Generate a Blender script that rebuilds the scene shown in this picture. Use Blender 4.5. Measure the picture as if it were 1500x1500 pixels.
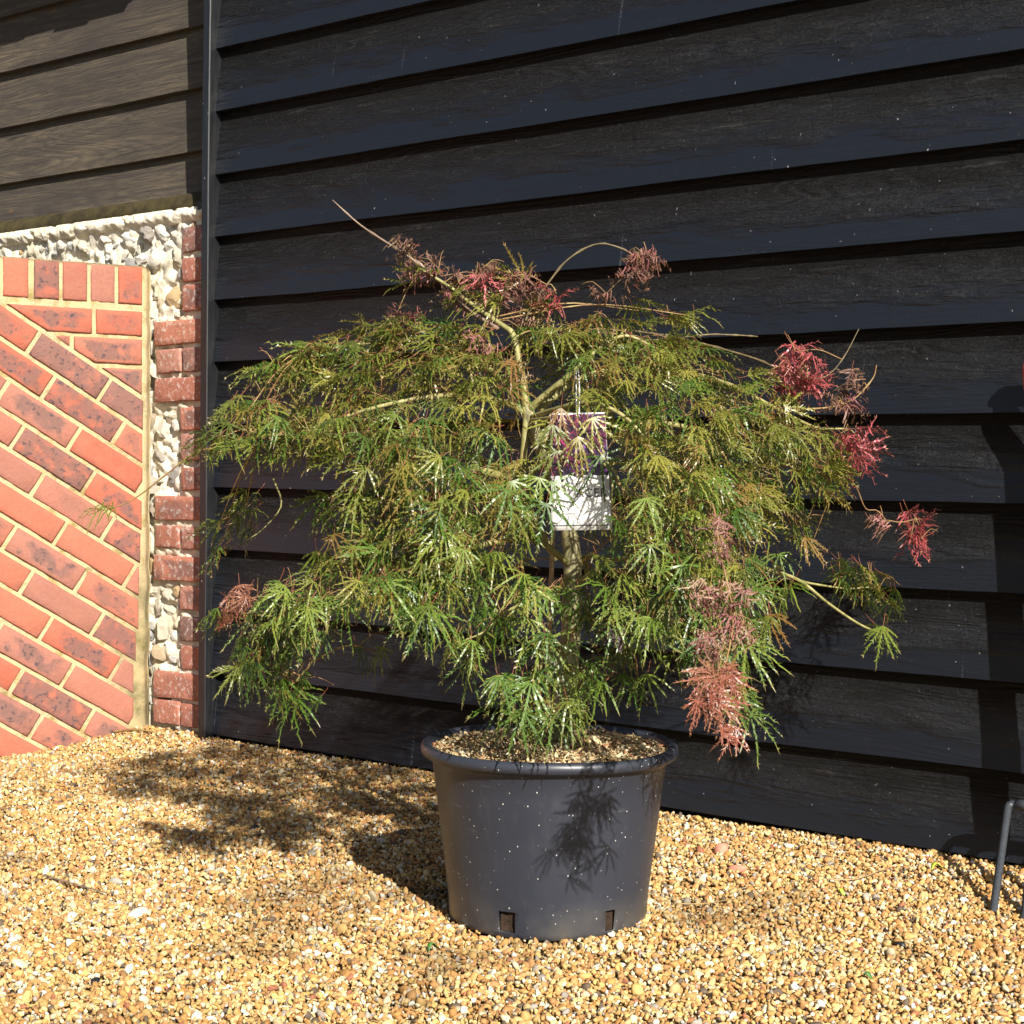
import bpy, bmesh, math, random
import numpy as np
from mathutils import Vector, Matrix, noise as mnoise
R = math.radians
for o in list(bpy.data.objects): bpy.data.objects.remove(o)
SC = bpy.context.scene
COL = SC.collection

# ------------------------------------------------------------------ camera, sky, sun, exposure
CAM_H, PITCH, ROLL, FPX = .755, R(1.4), R(.6), 2350.0
cam_d = bpy.data.cameras.new('camera'); cam = bpy.data.objects.new('camera', cam_d); COL.objects.link(cam)
cam_d.sensor_width = 36; cam_d.sensor_fit = 'HORIZONTAL'; cam_d.lens = FPX*36/1500
cam_d.clip_start = .05; cam_d.clip_end = 400
cam.matrix_world = Matrix.Translation((0, 0, CAM_H)) @ Matrix.Rotation(R(90)-PITCH, 4, 'X') @ Matrix.Rotation(ROLL, 4, 'Z')
SC.camera = cam
TO_SUN = Vector((.36, -.93, .625)).normalized()
world = bpy.data.worlds.new('World'); SC.world = world; world.use_nodes = True
wn = world.node_tree; wn.nodes.clear()
wo = wn.nodes.new('ShaderNodeOutputWorld'); bg = wn.nodes.new('ShaderNodeBackground'); sky = wn.nodes.new('ShaderNodeTexSky')
sky.sky_type = 'NISHITA'; sky.sun_disc = False
sky.sun_elevation = math.asin(TO_SUN.z); sky.sun_rotation = math.atan2(TO_SUN.x, TO_SUN.y)
bg.inputs[1].default_value = .05
wn.links.new(sky.outputs[0], bg.inputs[0]); wn.links.new(bg.outputs[0], wo.inputs[0])
sun_d = bpy.data.lights.new('sun', 'SUN'); sun_d.energy = 5.0; sun_d.angle = R(.53); sun_d.color = (1, .955, .87)
sun = bpy.data.objects.new('sun', sun_d); COL.objects.link(sun); sun.location = (1, -3, 5)
sun.rotation_euler = TO_SUN.to_track_quat('Z', 'Y').to_euler()
SC.view_settings.view_transform = 'Standard'; SC.view_settings.look = 'None'
SC.view_settings.exposure = 1.05; SC.view_settings.gamma = 1; SC.view_settings.use_curve_mapping = False
SC.cycles.max_bounces = 8; SC.cycles.diffuse_bounces = 3; SC.cycles.transparent_max_bounces = 6

# ------------------------------------------------------------------ helpers
def tag(o, label=None, cat=None, group=None, kind=None):
    if label: o['label'] = label
    if cat: o['category'] = cat
    if group: o['group'] = group
    if kind: o['kind'] = kind
    return o
def empty(name, loc=(0, 0, 0), rz=0):
    o = bpy.data.objects.new(name, None); COL.objects.link(o); o.location = loc; o.rotation_euler = (0, 0, rz); o.empty_display_size = .05
    return o
def link(name, me, parent=None):
    o = bpy.data.objects.new(name, me); COL.objects.link(o)
    if parent: o.parent = parent
    return o
def mesh(name, v, f, mat=None, smooth=True):
    me = bpy.data.meshes.new(name); me.from_pydata([tuple(map(float, p)) for p in v], [], [tuple(map(int, q)) for q in f]); me.validate(); me.update()
    if mat: me.materials.append(mat)
    if smooth: me.polygons.foreach_set('use_smooth', [True]*len(me.polygons))
    return me
def bm_mesh(name, bm, mat=None, smooth=False):
    me = bpy.data.meshes.new(name); bmesh.ops.recalc_face_normals(bm, faces=bm.faces); bm.to_mesh(me); bm.free()
    if mat: me.materials.append(mat)
    if smooth: me.polygons.foreach_set('use_smooth', [True]*len(me.polygons))
    return me
def fattr(me, name, vals):
    a = me.attributes.new(name, 'FLOAT', 'POINT'); a.data.foreach_set('value', np.asarray(vals, dtype=np.float32))
def big_mesh(name, V, tris, mat):
    me = bpy.data.meshes.new(name); n = len(tris)
    me.vertices.add(len(V)); me.vertices.foreach_set('co', np.asarray(V, np.float32).ravel())
    me.loops.add(3*n); me.loops.foreach_set('vertex_index', np.asarray(tris, np.int32).ravel())
    me.polygons.add(n); me.polygons.foreach_set('loop_start', np.arange(0, 3*n, 3, dtype=np.int32))
    me.update(calc_edges=True); me.validate()
    me.materials.append(mat)
    return me
def nz(x, y, z, s=1.0, seed=0): return mnoise.noise(Vector((x*s+seed*17.3, y*s-seed*9.1, z*s+seed*4.7)))
def catmull(pts, n):
    P = [Vector(p) for p in pts]
    if len(P) == 2: return [P[0].lerp(P[1], i/n) for i in range(n+1)]
    P = [P[0]*2-P[1]] + P + [P[-1]*2-P[-2]]
    out = []; segs = len(P)-3
    for i in range(n+1):
        t = i/n*segs; k = min(int(t), segs-1); t -= k
        a, b, c, d = P[k:k+4]
        out.append(.5*((2*b)+(c-a)*t+(2*a-5*b+4*c-d)*t*t+(3*b-a-3*c+d)*t**3))
    return out
def tube(path, r0, r1, sides=6, bumps=None, V=None, Fc=None, rough=0):
    """tapered tube along a path of Vectors"""
    if V is None: V, Fc = [], []
    n = len(path); base = len(V); up = Vector((.3, .2, .93))
    for i, p in enumerate(path):
        d = (path[min(i+1, n-1)]-path[max(i-1, 0)]).normalized()
        a = d.cross(up)
        if a.length < .05: a = d.cross(Vector((1, 0, 0)))
        a.normalize(); b = d.cross(a)
        r = r0+(r1-r0)*i/(n-1)
        if bumps and i in bumps: r *= bumps[i]
        for k in range(sides):
            t = 2*math.pi*k/sides
            rr = r*(1+rough*nz(p.x, p.y, p.z+k*.7, 40))
            V.append(p+(a*math.cos(t)+b*math.sin(t))*rr)
    for i in range(n-1):
        for k in range(sides):
            k2 = (k+1) % sides
            Fc.append((base+i*sides+k, base+i*sides+k2, base+(i+1)*sides+k2, base+(i+1)*sides+k))
    Fc.append(tuple(base+k for k in range(sides))[::-1]); Fc.append(tuple(base+(n-1)*sides+k for k in range(sides)))
    return V, Fc

# ------------------------------------------------------------------ materials
def M(name):
    m = bpy.data.materials.new(name); m.use_nodes = True
    nt = m.node_tree; b = nt.nodes['Principled BSDF']
    return m, nt, b
def N(nt, t, **kw):
    n = nt.nodes.new(t)
    for k, v in kw.items():
        if k.startswith('i_'): n.inputs[int(k[2:]) if k[2:].isdigit() else k[2:].replace('_', ' ')].default_value = v
        else: setattr(n, k, v)
    return n
def L(nt, a, b): nt.links.new(a, b)
def ramp(nt, fac, stops):
    r = N(nt, 'ShaderNodeValToRGB'); e = r.color_ramp.elements
    while len(e) < len(stops): e.new(.5)
    for x, (p, c) in zip(e, stops):
        x.position = p; x.color = (*c, 1) if len(c) == 3 else c
    L(nt, fac, r.inputs[0]); return r.outputs[0]
def mixc(nt, fac, a, b, mode='MIX'):
    m = N(nt, 'ShaderNodeMix', data_type='RGBA', blend_type=mode)
    for sock, v in ((m.inputs[0], fac), (m.inputs[6], a), (m.inputs[7], b)):
        if isinstance(v, (int, float)): sock.default_value = v
        elif isinstance(v, tuple): sock.default_value = (*v, 1)
        else: L(nt, v, sock)
    return m.outputs[2]
def math_(nt, op, a, b=0.0, clamp=False):
    m = N(nt, 'ShaderNodeMath', operation=op, use_clamp=clamp)
    for s, v in ((m.inputs[0], a), (m.inputs[1], b)):
        if isinstance(v, (int, float)): s.default_value = v
        else: L(nt, v, s)
    return m.outputs[0]
def coords(nt, scale=(1, 1, 1), shuffle=True):
    """object coordinates, moved by a random amount per object, then scaled"""
    tc = N(nt, 'ShaderNodeTexCoord'); out = tc.outputs['Object']
    if shuffle:
        oi = N(nt, 'ShaderNodeObjectInfo')
        s = N(nt, 'ShaderNodeVectorMath', operation='SCALE'); s.inputs[0].default_value = (37.0, 11.0, 23.0); L(nt, oi.outputs['Random'], s.inputs[3])
        a = N(nt, 'ShaderNodeVectorMath', operation='ADD'); L(nt, out, a.inputs[0]); L(nt, s.outputs[0], a.inputs[1]); out = a.outputs[0]
    mu = N(nt, 'ShaderNodeVectorMath', operation='MULTIPLY'); mu.inputs[1].default_value = scale; L(nt, out, mu.inputs[0])
    return mu.outputs[0]
def noise(nt, vec, scale, detail=4, rough=.55, dist=0.0):
    n = N(nt, 'ShaderNodeTexNoise'); n.inputs['Scale'].default_value = scale; n.inputs['Detail'].default_value = detail
    n.inputs['Roughness'].default_value = rough; n.inputs['Distortion'].default_value = dist
    L(nt, vec, n.inputs['Vector']); return n.outputs[0]
def bump(nt, h, strength, dist, prev=None):
    b = N(nt, 'ShaderNodeBump'); b.inputs['Strength'].default_value = strength; b.inputs['Distance'].default_value = dist
    L(nt, h, b.inputs['Height'])
    if prev is not None: L(nt, prev, b.inputs['Normal'])
    return b.outputs[0]
def mrange(nt, v, a, b, c=0.0, d=1.0):
    m = N(nt, 'ShaderNodeMapRange'); L(nt, v, m.inputs[0])
    for i, x in enumerate((a, b, c, d)): m.inputs[i+1].default_value = x
    return m.outputs[0]
def attr(nt, name, typ='GEOMETRY'):
    return N(nt, 'ShaderNodeAttribute', attribute_name=name, attribute_type=typ)

def mat_black_board():
    m, nt, b = M('black_painted_board')
    v = attr(nt, 'across').outputs['Fac']                      # 0 at the lip, 1 under the board above
    big = noise(nt, coords(nt, (3.0, 1, 16)), 2.0, 3, .5)
    edge = math_(nt, 'ADD', v, mrange(nt, big, .3, .7, -.15, .15))
    rough_zone = mrange(nt, edge, .26, .80)                    # rough-sawn upper part, smoother lower part
    cg = coords(nt, (6, 40, 95)); grain = noise(nt, cg, 1.0, 6, .72, .25)
    cs = coords(nt, (16, 60, 165)); saw = noise(nt, cs, 1.0, 4, .75, .1)
    cf = coords(nt, (75, 75, 110)); fuzz = noise(nt, cf, 1.3, 5, .8)
    ring = noise(nt, coords(nt, (.9, 2, 11)), 1.0, 2, .5, .6)
    rg = math_(nt, 'SINE', math_(nt, 'MULTIPLY', ring, 95.0))
    h = math_(nt, 'ADD', math_(nt, 'MULTIPLY', grain, .8), math_(nt, 'MULTIPLY', saw, 1.1))
    h = math_(nt, 'ADD', h, math_(nt, 'MULTIPLY', rg, .17))
    h = math_(nt, 'ADD', h, math_(nt, 'MULTIPLY', fuzz, .75))
    amount = math_(nt, 'ADD', math_(nt, 'MULTIPLY', rough_zone, 1.0), .13)
    nrm = bump(nt, math_(nt, 'MULTIPLY', h, amount), 1.0, .0085)
    base = mixc(nt, rough_zone, (.0040, .0057, .0100), (.0037, .0039, .0043))  # lower part tinted blue, its sky sheen put into the colour
    base = mixc(nt, math_(nt, 'MULTIPLY', mrange(nt, math_(nt, 'ADD', grain, math_(nt, 'MULTIPLY', fuzz, .5)), .84, 1.0), amount), base, (.034, .032, .030))  # brighter grain flecks painted in as glints on the rough-sawn part
    # pale paint flecks, also painted in as sun glints, and faint vertical drips
    fl = noise(nt, coords(nt, (130, 130, 95)), 1.0, 2, .6)
    base = mixc(nt, mrange(nt, fl, .74, .77), base, (.20, .20, .20))
    dr = noise(nt, coords(nt, (48, 1, 2.2)), 1.0, 3, .6)
    base = mixc(nt, math_(nt, 'MULTIPLY', mrange(nt, dr, .70, .74), mrange(nt, fuzz, .42, .6)), base, (.045, .05, .058))
    L(nt, base, b.inputs['Base Color']); L(nt, nrm, b.inputs['Normal'])
    L(nt, mrange(nt, rough_zone, 0, 1, .44, .42), b.inputs['Roughness']); L(nt, mrange(nt, rough_zone, 0, 1, .50, .26), b.inputs['Specular IOR Level'])
    return m
def mat_black_post():
    m, nt, b = M('black_painted_batten')
    g = noise(nt, coords(nt, (60, 60, 4)), 2.0, 5, .7); f = noise(nt, coords(nt, (70, 70, 50)), 1.5, 2, .5)
    c = mixc(nt, mrange(nt, g, .4, .75), (.005, .0055, .007), (.016, .016, .017)); c = mixc(nt, mrange(nt, f, .76, .79), c, (.4, .39, .36))
    L(nt, c, b.inputs['Base Color']); L(nt, bump(nt, g, .5, .002), b.inputs['Normal']); b.inputs['Roughness'].default_value = .42
    return m
def mat_brown_board():
    m, nt, b = M('brown_weathered_board')
    v = attr(nt, 'across').outputs['Fac']
    g = noise(nt, coords(nt, (9, 60, 150)), 1.0, 7, .78, .15)
    big = noise(nt, coords(nt, (2.2, 8, 10)), 1.0, 4, .6)
    wv = N(nt, 'ShaderNodeTexWave', wave_type='BANDS', bands_direction='Z'); L(nt, coords(nt, (.4, 1, 1)), wv.inputs['Vector'])
    wv.inputs['Scale'].default_value = 9; wv.inputs['Distortion'].default_value = 7; wv.inputs['Detail'].default_value = 3; wv.inputs['Detail Scale'].default_value = .35
    c = ramp(nt, big, [(.30, (.040, .031, .024)), (.5, (.070, .055, .037)), (.68, (.115, .090, .057))])
    rb = noise(nt, coords(nt, (.7, 2, 8)), 1.0, 3, .5, .7); ln = math_(nt, 'SINE', math_(nt, 'MULTIPLY', rb, 120.0))
    md = noise(nt, coords(nt, (2.2, 20, 42)), 1.0, 6, .68, .5)
    c = mixc(nt, mrange(nt, md, .50, .70, 0, .5), c, (.135, .103, .062)); c = mixc(nt, mrange(nt, md, .32, .46, .55, 0), c, (.028, .022, .019))
    c = mixc(nt, mrange(nt, ln, .1, 1.0, 0, .45), c, (.024, .019, .016))
    c = mixc(nt, mrange(nt, g, .44, .60, 0, .8), c, (.030, .024, .020))
    c = mixc(nt, math_(nt, 'MULTIPLY', wv.outputs[1], .30), c, (.030, .023, .020))
    vo = N(nt, 'ShaderNodeTexVoronoi'); L(nt, coords(nt, (3.1, 1, 7)), vo.inputs['Vector']); vo.inputs['Scale'].default_value = 1.6
    c = mixc(nt, mrange(nt, vo.outputs['Distance'], .02, .11, .6, 0), c, (.17, .095, .04))      # knots
    dk = noise(nt, coords(nt, (75, 75, 75)), 1.0, 2, .5); ck = noise(nt, coords(nt, (3.5, 1, 70)), 1.0, 3, .6, .4)
    c = mixc(nt, mrange(nt, dk, .72, .75), c, (.008, .007, .006)); c = mixc(nt, math_(nt, 'MULTIPLY', mrange(nt, ck, .66, .70), .8), c, (.012, .010, .009))
    L(nt, c, b.inputs['Base Color']); L(nt, bump(nt, math_(nt, 'ADD', g, math_(nt, 'MULTIPLY', ln, -.10)), .8, .004), b.inputs['Normal']); b.inputs['Roughness'].default_value = .75
    return m
def mat_brick(name, red, old=False):
    m, nt, b = M(name)
    oi = N(nt, 'ShaderNodeObjectInfo').outputs['Random']
    r2 = math_(nt, 'FRACT', math_(nt, 'MULTIPLY', oi, 7.31))
    n1 = noise(nt, coords(nt, (1, 1, 1)), 24, 4, .6); n2 = noise(nt, coords(nt, (1, 1, 1)), 70, 3, .6); n3 = noise(nt, coords(nt), 320, 3, .65)
    a, c_, d = red
    base = ramp(nt, oi, [(0, a), (.3, c_), (.5, d), (.68, tuple(x*.78 for x in d)), (.8, a), (1, c_)])
    base = mixc(nt, mrange(nt, n1, .42, .68, 0, .55), base, (.30, .125, .075))
    blue = attr(nt, 'middle').outputs['Fac']                   # kiln-blued middle of the face, on some of the bricks
    flash = math_(nt, 'MULTIPLY', mrange(nt, math_(nt, 'ADD', blue, mrange(nt, n1, .3, .7, -.55, .5)), .35, .85), mrange(nt, r2, .32, .48))
    burnt = mrange(nt, r2, .74, .80); flash = math_(nt, 'MAXIMUM', flash, math_(nt, 'MULTIPLY', burnt, mrange(nt, n1, .30, .52)))
    base = mixc(nt, math_(nt, 'MULTIPLY', flash, .68), base, (.095, .068, .064))
    spots = math_(nt, 'MULTIPLY', mrange(nt, n2, .56, .63), flash)
    base = mixc(nt, math_(nt, 'MULTIPLY', spots, .85), base, (.024, .028, .040))
    base = mixc(nt, math_(nt, 'MULTIPLY', mrange(nt, n3, .68, .74), .8), base, (.08, .05, .045))
    if old:
        base = mixc(nt, mrange(nt, n2, .54, .66, 0, .7), base, (.56, .47, .41)); base = mixc(nt, mrange(nt, n1, .6, .75, 0, .5), base, (.10, .06, .05))
    L(nt, base, b.inputs['Base Color']); b.inputs['Roughness'].default_value = .85
    n4 = noise(nt, coords(nt), 120, 4, .7); base = mixc(nt, mrange(nt, n4, .35, .7, 0, .45), base, (.20, .075, .05)); L(nt, base, b.inputs['Base Color'])
    L(nt, bump(nt, n3, .5, .003, bump(nt, n2, .6 if old else .4, .005)), b.inputs['Normal'])
    return m
def mat_mortar(name, c0, c1, moss=0.0):
    m, nt, b = M(name)
    n1 = noise(nt, coords(nt, shuffle=False), 9, 5, .6); n2 = noise(nt, coords(nt, shuffle=False), 160, 4, .7)
    c = mixc(nt, mrange(nt, n1, .35, .7), c0, c1)
    if moss: c = mixc(nt, mrange(nt, noise(nt, coords(nt, (1, 1, 1), False), 14, 5, .7), .52, .66, 0, moss), c, (.20, .15, .035))
    if moss > .8:
        tc = N(nt, 'ShaderNodeTexCoord'); sx = N(nt, 'ShaderNodeSeparateXYZ'); L(nt, tc.outputs['Object'], sx.inputs[0])
        where = math_(nt, 'MULTIPLY', mrange(nt, sx.outputs[0], -.12, -.02), mrange(nt, sx.outputs[2], .62, .25))
        c = mixc(nt, math_(nt, 'MULTIPLY', where, mrange(nt, n1, .38, .58, .15, .95)), c, (.085, .075, .022))
        low = math_(nt, 'MULTIPLY', mrange(nt, n1, .5, .62), mrange(nt, n2, .4, .6)); c = mixc(nt, math_(nt, 'MULTIPLY', low, .55), c, (.17, .13, .05))
    c = mixc(nt, mrange(nt, n2, .62, .74, 0, .6), c, (.25, .19, .11))
    L(nt, c, b.inputs['Base Color']); b.inputs['Roughness'].default_value = .9
    L(nt, bump(nt, n2, .7, .004), b.inputs['Normal'])
    return m
def mat_flint(name='limewashed_flint', dark=False):
    m, nt, b = M(name)
    oi = N(nt, 'ShaderNodeObjectInfo').outputs['Random']
    n1 = noise(nt, coords(nt), 45, 5, .65); n2 = noise(nt, coords(nt), 190, 4, .7)
    if dark: c = mixc(nt, n1, (.03, .032, .035), (.14, .14, .14))
    else:
        c = ramp(nt, oi, [(0, (.70, .66, .58)), (.4, (.66, .58, .44)), (.65, (.72, .70, .66)), (.76, (.42, .41, .40)), (.86, (.58, .38, .16)), (1, (.30, .29, .28))])
        c = mixc(nt, mrange(nt, n1, .54, .68, 0, .85), c, (.38, .31, .21)); c = mixc(nt, mrange(nt, n1, .28, .44, .8, 0), c, (.22, .22, .23))
        c = mixc(nt, mrange(nt, n2, .66, .72, 0, .8), c, (.12, .10, .08))
    L(nt, c, b.inputs['Base Color']); b.inputs['Roughness'].default_value = .7
    L(nt, bump(nt, n2, .6, .004, bump(nt, n1, .6, .01)), b.inputs['Normal'])
    return m
def mat_plain(name, c, rough=.6, var=.25, scale=60, spec=.5, metal=0, bmp=.2):
    m, nt, b = M(name)
    n = noise(nt, coords(nt), scale, 4, .6)
    L(nt, mixc(nt, mrange(nt, n, .3, .7), tuple(x*(1-var) for x in c), tuple(min(1, x*(1+var)) for x in c)), b.inputs['Base Color'])
    b.inputs['Roughness'].default_value = rough; b.inputs['Specular IOR Level'].default_value = spec; b.inputs['Metallic'].default_value = metal
    L(nt, bump(nt, n, bmp, .002), b.inputs['Normal'])
    return m
def mat_instance(name, rough=.55, spec=.4, bs=250):
    """colour carried by each instance of a stone or chip"""
    m, nt, b = M(name)
    a = attr(nt, 'tone', 'INSTANCER'); n = noise(nt, coords(nt), bs, 3, .6)
    c = mixc(nt, mrange(nt, n, .35, .7, 0, .35), a.outputs['Color'], (.30, .17, .06))
    L(nt, c, b.inputs['Base Color']); b.inputs['Roughness'].default_value = rough; b.inputs['Specular IOR Level'].default_value = spec
    L(nt, bump(nt, n, .3, .001), b.inputs['Normal'])
    return m
def mat_ground():
    m, nt, b = M('gravel_bed')
    vo = N(nt, 'ShaderNodeTexVoronoi'); L(nt, coords(nt, shuffle=False), vo.inputs['Vector']); vo.inputs['Scale'].default_value = 90
    hs = N(nt, 'ShaderNodeSeparateColor'); L(nt, vo.outputs['Color'], hs.inputs[0])
    c = ramp(nt, hs.outputs[0], [(0, (.05, .027, .010)), (.35, (.12, .07, .025)), (.7, (.22, .13, .05)), (1, (.30, .22, .12))])
    c = mixc(nt, mrange(nt, vo.outputs['Distance'], .35, .75), c, (.06, .035, .015))
    L(nt, c, b.inputs['Base Color']); b.inputs['Roughness'].default_value = .8
    L(nt, bump(nt, vo.outputs['Distance'], -.8, .006), b.inputs['Normal'])
    return m
def mat_pot():
    m, nt, b = M('pot_plastic')
    n1 = noise(nt, coords(nt, shuffle=False), 6, 4, .6); n2 = noise(nt, coords(nt, (1, 1, .35), False), 60, 4, .7)
    c = mixc(nt, mrange(nt, n1, .35, .7), (.021, .024, .034), (.029, .032, .043))
    c = mixc(nt, mrange(nt, n2, .55, .75, 0, .5), c, (.044, .047, .056))
    vo = N(nt, 'ShaderNodeTexVoronoi'); L(nt, coords(nt, (1, 1, .8), False), vo.inputs['Vector']); vo.inputs['Scale'].default_value = 170
    cell = N(nt, 'ShaderNodeSeparateColor'); L(nt, vo.outputs['Color'], cell.inputs[0])
    size = math_(nt, 'MULTIPLY', math_(nt, 'POWER', cell.outputs[1], 2.4), .20)
    sp = math_(nt, 'MULTIPLY', math_(nt, 'LESS_THAN', vo.outputs['Distance'], size), math_(nt, 'GREATER_THAN', cell.outputs[0], .42))
    c = mixc(nt, math_(nt, 'MULTIPLY', sp, .8), c, (.55, .53, .48))                           # lime splashes
    ob = N(nt, 'ShaderNodeTexCoord'); sx = N(nt, 'ShaderNodeSeparateXYZ'); L(nt, ob.outputs['Object'], sx.inputs[0])
    dust = math_(nt, 'MULTIPLY', mrange(nt, sx.outputs[2], .0, .07, 1, 0), mrange(nt, n1, .40, .65, 0, .55))
    c = mixc(nt, dust, c, (.14, .12, .09))
    sc_ = noise(nt, coords(nt, (9, 9, 55), False), 1.0, 3, .6, .6); c = mixc(nt, mrange(nt, sc_, .68, .73, 0, .45), c, (.075, .078, .085))
    L(nt, c, b.inputs['Base Color']); b.inputs['Roughness'].default_value = .40; b.inputs['Specular IOR Level'].default_value = .5
    L(nt, bump(nt, n2, .12, .001), b.inputs['Normal'])
    return m
def mat_leaf(name, stops, trans=.15, rough=.40):
    m, nt, b = M(name)
    oi = N(nt, 'ShaderNodeObjectInfo').outputs['Random']
    f = math_(nt, 'FRACT', math_(nt, 'ADD', oi, attr(nt, 'tint').outputs['Fac']))
    c = ramp(nt, f, stops)
    tip = attr(nt, 'tip').outputs['Fac']                       # tan withered lobe tips, strengthened as painted highlights; stalks red
    c = mixc(nt, mrange(nt, tip, .8, 1.0, 0, .55), c, (.34, .20, .09)); c = mixc(nt, mrange(nt, tip, -.5, -.9), c, (.28, .09, .045))
    L(nt, c, b.inputs['Base Color']); b.inputs['Roughness'].default_value = rough; b.inputs['Specular IOR Level'].default_value = .55
    t = N(nt, 'ShaderNodeBsdfTranslucent'); L(nt, mixc(nt, .5, c, (.22, .24, .03), 'MIX'), t.inputs[0])
    mx = N(nt, 'ShaderNodeMixShader'); mx.inputs[0].default_value = trans
    L(nt, b.outputs[0], mx.inputs[1]); L(nt, t.outputs[0], mx.inputs[2]); L(nt, mx.outputs[0], nt.nodes['Material Output'].inputs[0])
    return m
def mat_bark(name, c0, c1, c2):
    m, nt, b = M(name)
    n = noise(nt, coords(nt, (1, 1, .5)), 55, 5, .65); n2 = noise(nt, coords(nt), 14, 3, .5)
    c = ramp(nt, n, [(.3, c0), (.52, c1), (.72, c2)]); c = mixc(nt, mrange(nt, n2, .45, .7, 0, .5), c, c0)
    L(nt, c, b.inputs['Base Color']); b.inputs['Roughness'].default_value = .6; L(nt, bump(nt, n, .5, .003), b.inputs['Normal'])
    return m
def mat_print():
    m, nt, b = M('printed_leaf_picture')
    n = noise(nt, coords(nt, (1, 1, 1), False), 75, 5, .75, 1.5); n2 = noise(nt, coords(nt, shuffle=False), 22, 2, .5)
    p = ramp(nt, n, [(.40, (.006, .003, .010)), (.54, (.035, .009, .05)), (.64, (.13, .035, .20)), (.75, (.36, .2, .46))])
    r = ramp(nt, n, [(.40, (.010, .003, .010)), (.54, (.07, .006, .03)), (.64, (.26, .02, .085)), (.75, (.5, .18, .26))])
    L(nt, mixc(nt, mrange(nt, n2, .46, .54), p, r), b.inputs['Base Color']); b.inputs['Roughness'].default_value = .25
    return m

MB = mat_black_board(); MP = mat_black_post(); MBR = mat_brown_board()
M_BRICK = mat_brick('red_brick', ((.37, .085, .045), (.40, .120, .068), (.32, .130, .092)))
M_OLD = mat_brick('old_brick', ((.31, .110, .075), (.42, .165, .105), (.36, .18, .135)), True)
M_MORT = mat_mortar('cream_mortar', (.40, .300, .150), (.47, .385, .235), .85)
M_LIME = mat_mortar('lime_mortar', (.56, .49, .36), (.64, .59, .50), .3)
M_FLINT = mat_flint(); M_FLINT_D = mat_flint('tarred_flint', True)
M_SILL = mat_plain('mossy_sill', (.038, .029, .010), .8, .55, 30, .3, 0, .6)
M_DARKWOOD = mat_plain('dark_backing', (.012, .011, .010), .9)
M_GROUND = mat_ground(); M_STONE = mat_instance('gravel_stone', .68, .25); M_CHIP = mat_instance('bark_chip', .8, .2, 400)
M_POT = mat_pot(); M_SOIL = mat_plain('dark_compost', (.028, .017, .011), .95, .6, 120, .2, 0, 1.0)
M_MULCHBED = mat_plain('bark_bed', (.16, .10, .05), .9, .5, 150, .2, 0, 1.0)
M_TRUNK = mat_bark('trunk_bark', (.10, .09, .036), (.26, .23, .11), (.46, .42, .27))
M_BRANCH = mat_bark('green_bark', (.12, .115, .030), (.25, .225, .075), (.40, .35, .18))
M_TWIG = mat_bark('red_twig', (.17, .075, .03), (.24, .15, .05), (.34, .27, .11))
M_SHOOT = mat_bark('olive_shoot', (.055, .040, .018), (.095, .068, .026), (.20, .15, .07))
M_DEADTWIG = mat_bark('dry_twig', (.10, .06, .045), (.22, .15, .10), (.40, .32, .24))
M_LEAF = mat_leaf('olive_leaf', [(0, (.055, .075, .010)), (.3, (.12, .132, .018)), (.5, (.235, .215, .038)), (.72, (.080, .115, .013)), (.88, (.18, .155, .026)), (1, (.17, .085, .024))])
M_LEAFG = mat_leaf('green_leaf', [(0, (.034, .080, .009)), (.4, (.080, .140, .016)), (.7, (.165, .200, .030)), (1, (.045, .098, .018))])
M_LEAFR = mat_leaf('crimson_leaf', [(0, (.22, .025, .040)), (.5, (.34, .065, .070)), (1, (.40, .12, .12))], .15)
M_LEAFS = mat_leaf('salmon_leaf', [(0, (.22, .060, .036)), (.5, (.27, .115, .065)), (1, (.17, .038, .028))], .15)
M_LEAFB = mat_leaf('withered_leaf', [(0, (.11, .052, .036)), (.35, (.18, .09, .065)), (.7, (.23, .07, .07)), (1, (.26, .18, .11))], .08, .6)
M_TAN = mat_plain('cane', (.33, .22, .12), .6, .35)
M_CARD = mat_plain('white_card', (.62, .61, .58), .35, .03, 10, .5, 0, 0); M_PRINT = mat_print(); M_INK = mat_plain('dark_ink', (.05, .05, .055), .4, .1, 10, .5, 0, 0)
M_IRON = mat_plain('hammered_steel', (.06, .066, .075), .38, .3, 220, .6, .35, .6)
M_GRIP = mat_plain('red_grip', (.38, .07, .05), .5, .2); M_ASH = mat_plain('ash_shaft', (.30, .20, .11), .55, .25)
M_TILE = mat_plain('clay_tile', (.28, .11, .06), .85, .4)

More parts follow.
